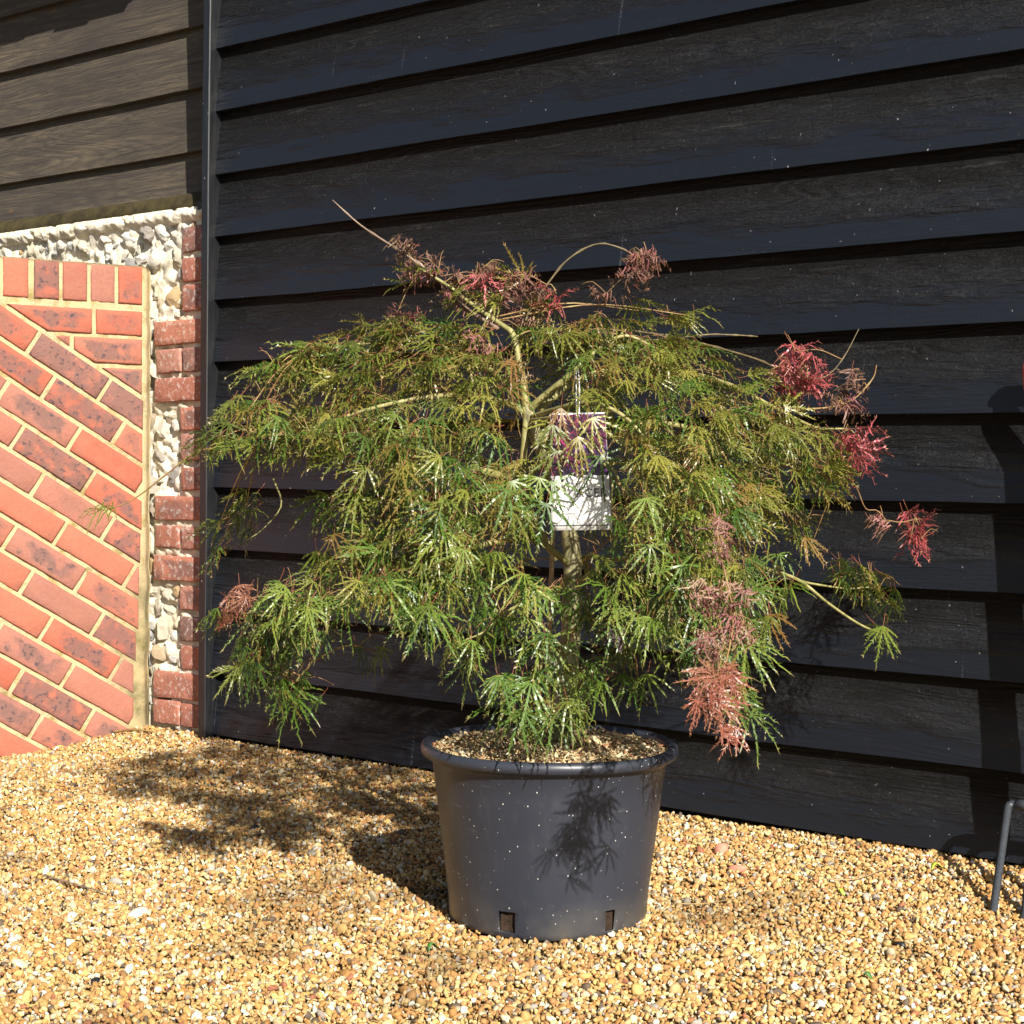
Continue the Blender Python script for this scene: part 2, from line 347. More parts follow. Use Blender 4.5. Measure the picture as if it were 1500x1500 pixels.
# ------------------------------------------------------------------ ground
WT = R(37.8); WO = Vector((0, 3.82, 0)); WE = Vector((math.cos(WT), -math.sin(WT), 0)); WN = Vector((-math.sin(WT), -math.cos(WT), 0))
def sstep(a, b, x): x = np.clip((x-a)/(b-a), 0, 1); return x*x*(3-2*x)
def ground_z(x, y):
    z = .006*np.sin(x*5.1+1.3*y)*np.cos(y*4.3-.7) + .003*np.sin(x*13+y*9)
    return z - .13*np.clip(-1.06-x, 0, .6)*sstep(3.5, 4.3, y)
def make_ground():
    xs = np.concatenate([[-60, -20, -6, -3], np.arange(-2.2, 2.01, .07), [3, 6, 20, 60]])
    ys = np.concatenate([[-60, -20, -6, -2, .5], np.arange(1.4, 5.61, .07), [7, 12, 25, 60]])
    X, Y = np.meshgrid(xs, ys); fade = sstep(3.5, 2.2, np.abs(X))
    Z = ground_z(X, Y)*fade - .006
    V = np.stack([X, Y, Z], -1).reshape(-1, 3); nx = len(xs); F = []
    for j in range(len(ys)-1):
        for i in range(nx-1): F.append((j*nx+i, j*nx+i+1, (j+1)*nx+i+1, (j+1)*nx+i))
    o = link('ground', mesh('ground', V, F, M_GROUND)); tag(o, kind='structure')
make_ground()

HIDDEN = bpy.data.collections.new('loose_pieces')               # source pieces for the gravel and the bark, not in the scene
def stone_mesh(name, seed, mat, sub=2, squash=(1, .8, .6), cuts=7):
    rnd = random.Random(seed); bm = bmesh.new(); bmesh.ops.create_icosphere(bm, subdivisions=sub, radius=1)
    planes = []
    for _ in range(cuts):
        d = Vector((rnd.gauss(0, 1), rnd.gauss(0, 1), rnd.gauss(0, 1))).normalized(); planes.append((d, rnd.uniform(.50, .86)))
    for v in bm.verts:
        for d, h in planes:
            k = v.co.dot(d)
            if k > h: v.co -= d*(k-h)*.92
        v.co *= 1+.10*nz(v.co.x, v.co.y, v.co.z, 1.7, seed)
        v.co = Vector((v.co.x*squash[0], v.co.y*squash[1], v.co.z*squash[2]))
    return bm_mesh(name, bm, mat, True)
def scatter(name, P, rot, scl, tone, idx, sources, mat, kind_label):
    me = bpy.data.meshes.new(name); me.vertices.add(len(P)); me.vertices.foreach_set('co', P.astype(np.float32).ravel())
    def va(n, t, d, k): a = me.attributes.new(n, t, 'POINT'); a.data.foreach_set(k, d.ravel())
    va('rot', 'FLOAT_VECTOR', rot.astype(np.float32), 'vector'); va('scl', 'FLOAT_VECTOR', scl.astype(np.float32), 'vector')
    va('tone', 'FLOAT_COLOR', np.concatenate([tone, np.ones((len(P), 1))], 1).astype(np.float32), 'color'); va('pick', 'INT', idx.astype(np.int32), 'value')
    o = link(name, me); me.materials.append(mat)
    c = bpy.data.collections.new(name+'_pieces')
    for s in sources: c.objects.link(s)
    ng = bpy.data.node_groups.new(name, 'GeometryNodeTree')
    ng.interface.new_socket('Geometry', in_out='INPUT', socket_type='NodeSocketGeometry'); ng.interface.new_socket('Geometry', in_out='OUTPUT', socket_type='NodeSocketGeometry')
    gi = ng.nodes.new('NodeGroupInput'); go = ng.nodes.new('NodeGroupOutput'); ip = ng.nodes.new('GeometryNodeInstanceOnPoints')
    ci = ng.nodes.new('GeometryNodeCollectionInfo'); ci.inputs['Collection'].default_value = c; ci.inputs['Separate Children'].default_value = True; ci.inputs['Reset Children'].default_value = True
    def na(n, t): a = ng.nodes.new('GeometryNodeInputNamedAttribute'); a.data_type = t; a.inputs['Name'].default_value = n; return a.outputs[0]
    ng.links.new(gi.outputs[0], ip.inputs['Points']); ng.links.new(ci.outputs[0], ip.inputs['Instance']); ip.inputs['Pick Instance'].default_value = True
    ng.links.new(na('pick', 'INT'), ip.inputs['Instance Index']); ng.links.new(na('rot', 'FLOAT_VECTOR'), ip.inputs['Rotation']); ng.links.new(na('scl', 'FLOAT_VECTOR'), ip.inputs['Scale'])
    ng.links.new(ip.outputs[0], go.inputs[0])
    md = o.modifiers.new('scatter', 'NODES'); md.node_group = ng
    tag(o, kind='stuff'); return o
POT_C = Vector((.068, 2.73, 0))
def make_gravel():
    rng = np.random.default_rng(3)
    parts = []
    for y0, y1, pitch in ((1.75, 2.9, .0064), (2.9, 3.7, .0072), (3.7, 5.2, .0084)):
        nx, ny = int(3.7/pitch), int((y1-y0)/pitch)
        X, Y = np.meshgrid(-2.0+(np.arange(nx)+.5)*pitch, y0+(np.arange(ny)+.5)*pitch)
        XY = np.stack([X.ravel(), Y.ravel()], 1)+rng.uniform(-.5, .5, (nx*ny, 2))*pitch*1.1
        parts.append(XY)
    XY = np.concatenate(parts)
    d = (XY[:, 0])*WN.x+(XY[:, 1]-3.82)*WN.y
    keep = (d > -.02) & (np.hypot(XY[:, 0]-POT_C.x, XY[:, 1]-POT_C.y) > .165)
    XY = XY[keep]; n = len(XY)
    s = np.clip(rng.lognormal(math.log(.0041), .36, n), .0018, .0115)
    P = np.stack([XY[:, 0], XY[:, 1], ground_z(XY[:, 0], XY[:, 1])+rng.uniform(-.0045, .0045, n)], 1)
    rot = np.stack([rng.normal(0, .7, n), rng.normal(0, .7, n), rng.uniform(0, 6.28, n)], 1)
    scl = s[:, None]*rng.uniform(.85, 1.2, (n, 3))
    pal = np.array([(.62, .40, .14), (.70, .51, .23), (.77, .66, .43), (.54, .27, .08), (.64, .32, .12), (.80, .75, .64), (.40, .21, .08), (.36, .33, .29), (.10, .085, .07), (.58, .45, .24), (.40, .14, .08)])
    pr = np.array([.23, .19, .11, .15, .11, .05, .08, .03, .025, .02, .015]); pr /= pr.sum()
    tone = pal[rng.choice(len(pal), n, p=pr)]*rng.uniform(.54, .93, (n, 1))
    # damp, dirtier drifts of fines
    dirt = np.array([nz(x, y, 0, 3.0, 2)+.5*nz(x, y, 0, 9.0, 5) for x, y in XY])
    tone = tone*(1-.45*np.clip((dirt-.22)*3, 0, 1))[:, None]
    src = []
    for i in range(10):
        sq = random.Random(i+5); me = stone_mesh('pebble', 40+i, M_STONE, 2, (1.2, sq.uniform(.65, 1), sq.uniform(.5, .8)), 11)
        src.append(bpy.data.objects.new('pebble', me))
    scatter('gravel', P, rot, scl, np.clip(tone, 0, .85), rng.integers(0, 10, n), src, M_STONE, '')
make_gravel()

# ------------------------------------------------------------------ boards
def board_mesh(name, s0, s1, z_lip, pitch, lap, thick, d_lip, seed, mat, seg=70, tilt=0.0):
    """one feather-edged board in wall space (x along, -y out, z up); wavy lip, bowed face"""
    V, F, A = [], [], []
    prof = [(0.0, 1.0, -.0), (.006, 1.0, .0), (.25, .80, 0), (.5, .58, 0), (.75, .36, 0), (1.0, .12, 0)]
    hgt = pitch+lap
    n = max(8, int(seg*(s1-s0)/2.5))
    rows = len(prof)+2
    for i in range(n+1):
        x = s0+(s1-s0)*i/n
        wz = .0022*nz(x, seed, 0, 2.1, seed)+.0008*nz(x, seed, 0, 14, seed)+tilt*(x-s0)
        wd = .0030*nz(x, seed, 3, 1.3, seed)
        for t, th, _ in prof:
            dd = d_lip-thick*(1-th)+wd*(1-t)
            if t == 0: dd -= .0025
            V.append((x, -dd, z_lip+wz*(1-t*.6)+t*hgt)); A.append(t*hgt/pitch)
        V.append((x, -(d_lip-thick-.006), z_lip+hgt)); A.append(1.2)
        V.append((x, -(d_lip-thick-.006), z_lip+wz+.001)); A.append(0)
    for i in range(n):
        for k in range(rows):
            k2 = (k+1) % rows
            F.append((i*rows+k, (i+1)*rows+k, (i+1)*rows+k2, i*rows+k2))
    F.append(tuple(range(rows))); F.append(tuple(n*rows+k for k in range(rows))[::-1])
    me = mesh(name, V, F, mat, True); fattr(me, 'across', A)
    me.set_sharp_from_angle(angle=R(28)); return me
def boxm(bm, x0, x1, y0, y1, z0, z1, bevel=0.0):
    g = bmesh.ops.create_cube(bm, size=1)
    for v in g['verts']: v.co = Vector(((x0+x1)/2+v.co.x*(x1-x0), (y0+y1)/2+v.co.y*(y1-y0), (z0+z1)/2+v.co.z*(z1-z0)))
    if bevel: bmesh.ops.bevel(bm, geom=list({e for v in g['verts'] for e in v.link_edges}), offset=bevel, segments=2, affect='EDGES', profile=.6)

wall = empty('black_clad_wall', WO, -WT)
tag(wall, 'black painted weatherboard wall of a barn rising behind the potted maple', 'wall')
PITCH_B = .173
for j in range(14):
    rnd = random.Random(j)
    link('weatherboard', board_mesh('weatherboard', -1.0555+rnd.uniform(0, .0015), 2.9, .0145+PITCH_B*j+rnd.uniform(-.0012, .0012), PITCH_B, .028, .031, 0, j+1, MB, 150), wall)
bm = bmesh.new(); boxm(bm, -1.08, 2.9, .0440, .09, -.05, 2.5); link('backing', bm_mesh('backing', bm, M_DARKWOOD), wall)
def post_mesh():
    V, F = [], []; n = 26
    for i in range(n+1):
        z = -.03+2.55*i/n; w = .0035*max(0, (z-1.1))**1.5*1.6 + .0016*nz(z, 0, 0, 2.2, 4)
        for x, y in ((-1.0855, .036), (-1.0855, -.0205), (-1.083, -.023), (-1.0585, -.023), (-1.0562, -.0205), (-1.0562, .036)): V.append((x+w+.0006*nz(z, x, y, 30), y, z))
    for i in range(n):
        for k in range(6): F.append((i*6+k, i*6+(k+1) % 6, (i+1)*6+(k+1) % 6, (i+1)*6+k))
    F.append(tuple(range(6))[::-1]); F.append(tuple(n*6+k for k in range(6)))
    me = mesh('corner_post', V, F, MP); me.set_sharp_from_angle(angle=R(25)); return me
link('corner_post', post_mesh(), wall)
# a weathered split in the lowest board
V = []; F = []
for i in range(13):
    t = i/12; x = .43+.075*t; w = .0022*math.sin(math.pi*min(1, t*1.02))**.5+.0003; z = .0975-.001*t
    d = -(.0145-.0) ; V += [(x, .0122, z-w), (x, .0122, z+w), (x, .0165, z+w*.5)]
for i in range(12): F += [(3*i, 3*i+3, 3*i+4, 3*i+1), (3*i+1, 3*i+4, 3*i+5, 3*i+2)]
link('split', mesh('split', V, F, M_TAN), wall)

# ------------------------------------------------------------------ the flint building on the left
bld = empty('flint_outbuilding', WO, -WT)
tag(bld, 'old flint and brick outbuilding with brown weathered boards, left of the black wall', 'building')
for j, (zl, pt_) in enumerate(((1.555, .122), (1.677, .181), (1.858, .180), (2.038, .180), (2.218, .18))):
    link('weatherboard', board_mesh('weatherboard', -3.2, -1.088, zl, pt_, .03, .030, -.104, 31+j, MBR, 110), bld)
bm = bmesh.new(); boxm(bm, -3.2, -1.088, .150, .30, 1.50, 2.42); link('backing', bm_mesh('backing', bm, M_DARKWOOD), bld)
def strip_mesh(name, x0, x1, prof, mat, amp, freq, seed, n=90):
    if n > 100: q = catmull([(a, b, 0) for a, b in prof], 22); prof = [(p.x, p.y) for p in q]
    V, F = [], []; m = len(prof)
    for i in range(n+1):
        x = x0+(x1-x0)*i/n
        for k, (d, z) in enumerate(prof):
            lo = max(0, min(1, (1.493-z)/.02)) if n > 100 else 1
            V.append((x, -(d+amp*(.35+.65*lo)*nz(x, z, d, freq, seed)+amp*.5*nz(x, z, d, freq*3.1, seed)-(.02*max(0, nz(x, z, 0, 40, 9)-.15) if n > 100 else 0)), z+amp*lo*nz(x, z, d, freq, seed+3)))
    for i in range(n):
        for k in range(m-1): F.append((i*m+k, (i+1)*m+k, (i+1)*m+k+1, i*m+k+1))
    return mesh(name, V, F, mat)
link('sill', strip_mesh('sill', -3.2, -1.088, [(-.17, 1.566), (-.080, 1.551), (-.058, 1.540), (-.049, 1.518), (-.048, 1.502), (-.09, 1.494)], M_SILL, .003, 12, 2), bld)
link('mortar_fillet', strip_mesh('mortar_fillet', -3.2, -1.088, [(-.09, 1.508), (-.048, 1.505), (-.036, 1.498), (-.028, 1.487), (-.027, 1.477), (-.035, 1.468), (-.048, 1.460), (-.10, 1.450)], M_LIME, .008, 34, 7, 420), bld)
def brick_mesh(poly, depth, bev, mat, seed, rough=.0, name='brick'):
    """brick with the outline poly (x,z), face at y=0, rounded arrises, slightly uneven"""
    rnd = random.Random(seed); n = len(poly)
    cx = sum(p[0] for p in poly)/n; cz = sum(p[1] for p in poly)/n
    # resample the outline so arrises can wander
    pts = []
    for i in range(n):
        a, b = poly[i], poly[(i+1) % n]; m = max(1, int(math.hypot(b[0]-a[0], b[1]-a[1])/.028))
        for k in range(m): pts.append((a[0]+(b[0]-a[0])*k/m, a[1]+(b[1]-a[1])*k/m, k == 0))
    V, A = [], []; m = len(pts)
    for ins, y in ((0, depth), (0, bev), (bev*.35, bev*.3), (bev, 0.0)):
        for x, z, corner in pts:
            dx, dz = x-cx, z-cz; l = math.hypot(dx, dz)+1e-6
            wob = rough*nz(x, z, y, 60, seed)*1.0+.0007*nz(x, z, 0, 45, seed)
            k = ins*(1.5 if corner else 1)-wob
            V.append((x-dx/l*k, y+rough*.7*nz(x, z, 1, 50, seed), z-dz/l*k)); A.append(0)
    F = []
    for r in range(3):
        for i in range(m): F.append((r*m+i, r*m+(i+1) % m, (r+1)*m+(i+1) % m, (r+1)*m+i))
    top = 3*m
    for i in range(m):                                          # inner ring carrying the face's middle
        x, z, _ = pts[i]; V.append((cx+(x-cx)*.55, rough*nz(x, z, 2, 30, seed)-.0004, cz+(z-cz)*.55)); A.append(.8)
    for i in range(m): F.append((top+i, top+(i+1) % m, top+m+(i+1) % m, top+m+i))
    V.append((cx, -.0004, cz)); A.append(1); c = len(V)-1
    for i in range(m): F.append((top+m+i, top+m+(i+1) % m, c))
    me = mesh(name, V, F, mat, True); fattr(me, 'middle', A); me.set_sharp_from_angle(angle=R(62)); return me
rects = []
QB = [(1.445, 1.373, 0), (1.356, 1.287, 0), (1.278, 1.204, 0), (1.180, 1.111, 1), (1.100, 1.031, 2), (1.017, .947, 1), (.931, .866, 0), (.857, .780, 0), (.760, .693, 0),
      (.676, .608, 1), (.591, .526, 2), (.503, .433, 1), (.419, .351, 0), (.333, .263, 0), (.249, .183, 0), (.169, .093, 1), (.085, .016, 2)]
for i, (zt, zb, kind) in enumerate(QB):
    rnd = random.Random(i+60); j = lambda: rnd.uniform(-.004, .004)
    xr = -1.0885
    if kind == 0: spans = [(-1.224+j(), xr)]
    elif kind == 1: spans = [(-1.339+j(), xr)]
    else: spans = [(-1.338+j(), -1.232+j()), (-1.218+j(), xr)]
    for x0, x1 in spans:
        poly = [(x0+j()*.6, zb+j()*.4), (x1, zb+.004+j()*.3), (x1, zt+.002), (x0+j()*.6, zt+j()*.4)]
        o = link('brick', brick_mesh([(x-x0, z-zb) for x, z in poly], .07, .0045, M_OLD, 200+i, .0028), bld); o.location = (x0, .027+rnd.uniform(-.003, .003), zb)
        rects.append((x0, x1, zb, zt))
def core_mesh():
    V, F = [], []; xs = np.concatenate([np.linspace(-3.2, -2.3, 20), np.linspace(-2.29, -1.088, 190)]); zs = np.linspace(-.06, 1.49, 230)
    for z in zs:
        for x in xs: V.append((x, (.040 if any(a-.012 < x < b_+.012 and c-.014 < z < d+.014 for a, b_, c, d in rects) else .049+.016*nz(x, z, 0, 17, 3))+.009*nz(x, z, 0, 48, 8)+.005*nz(x, z, 1, 110, 2)+.05*max(0, nz(x*.8, z, 2, 30, 5)-.24), z))
    nx = len(xs)
    for j in range(len(zs)-1):
        for i in range(nx-1): F.append((j*nx+i, j*nx+i+1, (j+1)*nx+i+1, (j+1)*nx+i))
    return mesh('mortar', V, F, M_LIME)
link('mortar', core_mesh(), bld)
def flint_mesh(i, mat):
    me = stone_mesh('flint', 300+i, mat, 3, (1, .85, random.Random(i).uniform(.6, .95)), 13)
    for v in me.vertices:
        c = v.co; k = 1+.20*nz(c.x, c.y, c.z, 2.6, i)+.10*nz(c.x, c.y, c.z, 6.5, i+2); v.co = c*k
    me.set_sharp_from_angle(angle=R(24)); return me
flint_src = [flint_mesh(i, M_FLINT) for i in range(12)]
flint_dark = flint_mesh(30, M_FLINT_D)
rnd = random.Random(8); placed = []
def try_flint(x, z, r, force=False, me=None):
    if not force:
        for a, b, c, d in rects:
            if a-r*.55 < x < b+r*.5 and c-r*.5 < z < d+r*.5: return
        for (X, Z, RR) in placed:
            if math.hypot(x-X, z-Z) < (r+RR)*.80: return
    placed.append((x, z, r))
    o = link('flint', me or rnd.choice(flint_src), bld); o.location = (x, .053+rnd.uniform(-.007, .010), z)
    o.rotation_euler = (rnd.uniform(-.5, .5), rnd.uniform(-3, 3), rnd.uniform(-.6, .6)); o.scale = (r*rnd.uniform(.95, 1.3), r*.85, r*rnd.uniform(.8, 1.1))
try_flint(-1.160, 1.490, .036, True, flint_dark)
for i in range(2600):
    zone = rnd.random(); r = rnd.choice((.044, .038, .034, .028, .022))*(1 if i < 900 else .6)
    if zone < .5: try_flint(rnd.uniform(-1.42, -1.13), rnd.uniform(.0, 1.45), r)
    else: try_flint(rnd.uniform(-2.5, -1.18), rnd.uniform(1.33, 1.455), r)
# eaves of the roof above the brown boards, just over the frame
bm = bmesh.new(); boxm(bm, -3.2, -1.20, -.078, .10, 2.47, 2.485); boxm(bm, -3.2, -1.20, -.103, -.078, 2.43, 2.50); link('eaves_board', bm_mesh('eaves_board', bm, M_DARKWOOD), bld)
for i in range(13):
    rnd2 = random.Random(i); bm = bmesh.new(); boxm(bm, -.08, .08, -.13, .12, -.007, .007, .002)
    for v in bm.verts: v.co.z -= .9*(v.co.x**2)
    o = link('roof_tile', bm_mesh('roof_tile', bm, M_TILE), bld); o.location = (-1.29-.163*i, -.023+rnd2.uniform(-.006, .006), 2.505); o.rotation_euler = (R(35)+rnd2.uniform(-.02, .02), rnd2.uniform(-.02, .02), 0)

# ------------------------------------------------------------------ splayed brick buttress with tumbled courses
BA = R(30); BQ = Vector((-1.057, 4.625, 0))
but = empty('brick_buttress', BQ, BA)
tag(but, 'bright red brick buttress with sloping courses built against the flint wall', 'buttress')
def clip(poly, a, b, c):                                       # keep a*x+b*z<=c
    out = []
    for i in range(len(poly)):
        p, q = poly[i], poly[(i+1) % len(poly)]; dp, dq = a*p[0]+b*p[1]-c, a*q[0]+b*q[1]-c
        if dp <= 0: out.append(p)
        if dp*dq < 0: t = dp/(dp-dq); out.append((p[0]+(q[0]-p[0])*t, p[1]+(q[1]-p[1])*t))
    return out
def area(p): return .5*abs(sum(p[i][0]*p[(i+1) % len(p)][1]-p[(i+1) % len(p)][0]*p[i][1] for i in range(len(p))))
DA = R(32); ca, sa = math.cos(DA), math.sin(DA)
# along (a) and across (b) the sloping courses: u=a*ca+b*sa ; v=-a*sa+b*ca
def uv(a, b): return (a*ca+b*sa, -a*sa+b*ca)
def ab(u, v): return (u*ca-v*sa, u*sa+v*ca)
B0 = ab(-.006, .957)[1]                                        # bed line L0
bi = 0
def add_brick(poly):
    global bi
    if len(poly) < 3 or area(poly) < 3.5e-4: return
    bi += 1; rb = random.Random(bi)
    cx = sum(p[0] for p in poly)/len(poly); cz = sum(p[1] for p in poly)/len(poly)
    o = link('brick', brick_mesh([(x-cx, z-cz) for x, z in poly], .05, .005, M_BRICK, bi, .0008), but)
    o.location = (cx, rb.uniform(-.0018, .0018), cz)
x = -.0805
for i in range(11):                                            # soldier course
    w = .0645; add_brick([(x, 1.227), (x+w+.004, 1.226), (x+w+.004, 1.333), (x, 1.333)]); x -= .0790 if i < 3 else (.084 if i == 3 else .092)
JT = .0120
def right_edge(v): return -.007-.030*max(0, (.62-v))/.6+.006*nz(v, 0, 0, 9, 2)
for zt, zb, joints in ((1.206, 1.137, (-.011, -.150, -.42)), (1.126, 1.055, (-.011, -.212, -.262)), (1.041, .962, (-.011, -.2))):
    for j in range(len(joints)-1):
        p = [(joints[j+1]+JT*.5, zb), (joints[j]-(JT*.5 if j else 0), zb), (joints[j]-(JT*.5 if j else 0), zt), (joints[j+1]+JT*.5, zt)]
        add_brick(clip(p, -sa, -ca, -(B0+JT*.6)))
PB = .0822; LB = .2345
aj = ab(-.130, .978)[0]                                        # a joint in the first sloping course
for c in range(18):
    top = B0-c*PB-JT*.5; bot = B0-(c+1)*PB+JT*.5
    off = aj+(LB*.5 if c % 2 else 0)+random.Random(c).uniform(-.012, .012)
    for k in range(-8, 9):
        a0 = off+k*LB+JT*.5; a1 = off+(k+1)*LB-JT*.5
        p = [uv(a0, bot), uv(a1, bot), uv(a1, top), uv(a0, top)]
        vm = sum(q[1] for q in p)/4
        p = clip(p, 1, 0, right_edge(vm)); p = clip(p, -1, 0, .95); p = clip(p, 0, -1, .14); p = clip(p, 0, 1, 1.212) if p else p
        if p: add_brick(p)
def buttress_core():
    V, F = [], []; us = np.concatenate([np.linspace(-.96, .002, 90), [.008, .015, .022, .030]]); vs = np.linspace(-.16, 1.336, 130)
    for v in vs:
        for u in us: V.append((u+(.006*nz(0, v, 0, 14, 4) if u > 0 else 0), .0065+max(0, u-.002)*1.7+.0036*nz(u, v, 0, 26, 3)+.0022*nz(u, v, 0, 90, 4), v))
    nx = len(us)
    for j in range(len(vs)-1):
        for i in range(nx-1): F.append((j*nx+i, j*nx+i+1, (j+1)*nx+i+1, (j+1)*nx+i))
    b0 = len(V)                                                # right return and top back to the wall
    for v in (-.16, 1.336): V += [(.030, .09, v), (-.96, .95, v)]
    nr = len(vs)-1
    F.append(tuple([b0]+[j*nx+nx-1 for j in range(nr+1)]+[b0+2])); F.append(tuple([nr*nx+i for i in range(nx)]+[b0+2, b0+3])[::-1])
    F.append(tuple([j*nx for j in range(nr+1)][::-1]+[b0+1, b0+3][:0]+[b0+1, b0+3]))
    return mesh('mortar', V, F, M_MORT)
link('mortar', buttress_core(), but)

# ------------------------------------------------------------------ plant pot and bark
pot = empty('plant_pot', POT_C)
tag(pot, 'large black plastic pot with a rolled rim holding the maple', 'plant pot')
def pot_mesh():
    prof = [(.162, .0), (.168, .004), (.1693, .0112), (.1695, .012), (.1715, .046), (.1716, .0468), (.178, .10), (.186, .165), (.194, .23), (.1995, .268), (.2035, .2735), (.2125, .2770), (.2172, .2800), (.2190, .2865), (.2172, .2935), (.2125, .2968), (.203, .2958), (.1990, .288), (.1955, .270)]
    n = 112; V, F = [], []
    for r, z in prof:
        for k in range(n):
            t = 2*math.pi*k/n; w = 1+.004*math.cos(2*t+.6)*(z/.3)
            V.append((r*w*math.cos(t), r*w*math.sin(t), z+.0012*math.sin(3*t)*(z/.3)))
    slot = lambda k: any(abs(((2*math.pi*(k+.5)/n)-a+math.pi) % (2*math.pi)-math.pi) < .062 for a in (R(-114), R(-54), R(6), R(66), R(126), R(186)))
    for i in range(len(prof)-1):
        for k in range(n):
            if i == 3 and slot(k): continue
            k2 = (k+1) % n; F.append((i*n+k, i*n+k2, (i+1)*n+k2, (i+1)*n+k))
    me = mesh('body', V, F, M_POT); return me
body = link('body', pot_mesh(), pot); sm = body.modifiers.new('wall', 'SOLIDIFY'); sm.thickness = .0035; sm.offset = -1
for a in (-114, -54):
    V, F = [], []
    for i in range(6):
        for j in range(6):
            t = R(a)-.085+.17*i/5; z = .004+.05*j/5; r = .1635+.004*nz(i, j, a, .9)
            V.append((r*math.cos(t), r*math.sin(t), z))
    for i in range(5):
        for j in range(5): F.append((i*6+j, (i+1)*6+j, (i+1)*6+j+1, i*6+j+1))
    link('drainage_slot', mesh('drainage_slot', V, F, M_SOIL), pot)
def make_mulch():
    rng = np.random.default_rng(5); n = 5200
    V, F = [], []
    for i in range(15):
        for k in range(48):
            r = .1955*i/14; t = 2*math.pi*k/48; V.append((POT_C.x+r*math.cos(t), POT_C.y+r*math.sin(t), .276+.008*nz(r*math.cos(t), r*math.sin(t), 0, 22)+.010*(1-(i/14)**2)))
    for i in range(14):
        for k in range(48): F.append((i*48+k, i*48+(k+1) % 48, (i+1)*48+(k+1) % 48, (i+1)*48+k))
    bed = link('compost', mesh('compost', V, F, M_MULCHBED)); tag(bed, kind='stuff')
    r = .198*np.sqrt(rng.uniform(0, 1, n)); t = rng.uniform(0, 6.283, n)
    P = np.stack([POT_C.x+r*np.cos(t), POT_C.y+r*np.sin(t), .281+.010*(1-(r/.198)**2)+rng.uniform(-.002, .008, n)], 1)
    rot = np.stack([rng.normal(0, .35, n), rng.normal(0, .45, n), rng.uniform(0, 6.28, n)], 1)
    s = rng.lognormal(math.log(.0068), .45, n).clip(.0025, .016); scl = np.stack([s, s*rng.uniform(.18, .5, n), s*rng.uniform(.12, .3, n)], 1)
    pal = np.array([(.55, .42, .22), (.62, .50, .30), (.40, .27, .13), (.26, .15, .08), (.34, .14, .08), (.68, .58, .40)])
    tone = pal[rng.choice(6, n, p=[.27, .23, .2, .14, .06, .10])]*rng.uniform(.62, 1.0, (n, 1))
    src = [bpy.data.objects.new('chip', stone_mesh('chip', 70+i, M_CHIP, 1, (1, 1, 1), 5)) for i in range(5)]
    scatter('bark_mulch', P, rot, scl, tone, rng.integers(0, 5, n), src, M_CHIP, '')
make_mulch()

# ------------------------------------------------------------------ the maple
FC, FS = math.cos(PITCH), math.sin(PITCH)
def spot(u, v, dy=0.0, Y=2.73):
    """world point of a place measured on the photograph at the true distance Y+dy from the lens"""
    u -= 750; v -= 750; cr, sr = math.cos(ROLL), math.sin(ROLL); u, v = u*cr+v*sr, -u*sr+v*cr
    d = Vector((u, FPX*FC-v*FS, -FPX*FS-v*FC)); k = (Y+dy)/d.y
    return Vector((0, 0, CAM_H))+d*k
AXIS = Vector((.09, 2.73, 0))
maple = empty('japanese_maple', (.09, 2.73, .285))
tag(maple, 'cut-leaf weeping Japanese maple with feathery green leaves and crimson tips in the black pot', 'tree')
MI = Matrix.Translation(-maple.location)
def plant_part(name, V, F, mat):
    V = [p-maple.location for p in V]; return link(name, mesh(name, V, F, mat), maple)
rt = random.Random(21)
trunk_px = [(823, 1085, 0), (826, 1040, 0), (834, 960, 0), (838, 880, .0), (838, 810, 0), (826, 740, .0), (800, 675, 0), (776, 615, -.01), (770, 596, -.01)]
V, F = tube(catmull([spot(*p) for p in trunk_px], 40), .0205, .0095, 12, rough=.10); plant_part('trunk', V, F, M_TRUNK)
nodes = [spot(*p) for p in trunk_px[4:]]; allnodes = list(nodes)
B = []
def branch(px, r0, r1, mat=M_BRANCH, n=None, buds=False, sides=7):
    pts = catmull([spot(*p) for p in px], n or 6*len(px))
    bumps = None
    if buds:
        bumps = {i: 1.75 for i in range(4, len(pts)-1, buds)}
    V, F = tube(pts, r0, r1, sides, bumps); plant_part('branch', V, F, mat)
    if buds is False: nodes.extend(pts[2:])
    allnodes.extend(pts[2:])
    return pts
# second stem and the big visible limbs
branch([(772, 598, -.01), (768, 650, -.02), (766, 705, -.02), (782, 760, 0), (815, 820, .01)], .0055, .007)
branch([(771, 602, -.01), (768, 570, -.01), (762, 538, -.01), (752, 492, 0), (738, 478, .01), (700, 452, .02), (655, 418, .03), (612, 392, .03)], .0075, .0022)
branch([(773, 602, -.01), (800, 578, -.03), (846, 540, -.06), (880, 508, -.06), (918, 492, -.05), (965, 512, -.05)], .0072, .0016)
branch([(772, 606, -.01), (735, 588, -.05), (690, 582, -.10), (640, 580, -.14), (570, 592, -.16), (500, 612, -.16), (430, 640, -.14)], .006, .002)
branch([(800, 676, 0), (752, 700, -.05), (700, 690, -.12), (640, 700, -.18), (575, 692, -.20), (505, 660, -.18), (455, 640, -.15), (385, 637, -.10)], .0085, .0022)
branch([(772, 604, -.01), (740, 560, .05), (680, 520, .08), (600, 500, .08), (520, 505, .05), (440, 520, .02)], .006, .002)
branch([(776, 612, -.01), (820, 598, -.12), (862, 590, -.18), (905, 604, -.22), (940, 636, -.24), (968, 690, -.24), (985, 745, -.22)], .0048, .0018)
branch([(776, 616, -.01), (808, 612, -.14), (838, 607, -.20), (862, 640, -.23), (885, 672, -.24), (905, 700, -.25), (930, 770, -.24)], .0035, .0015)
branch([(790, 650, 0), (815, 662, -.12), (850, 658, -.20), (893, 690, -.25), (896, 745, -.26)], .0042, .0014)
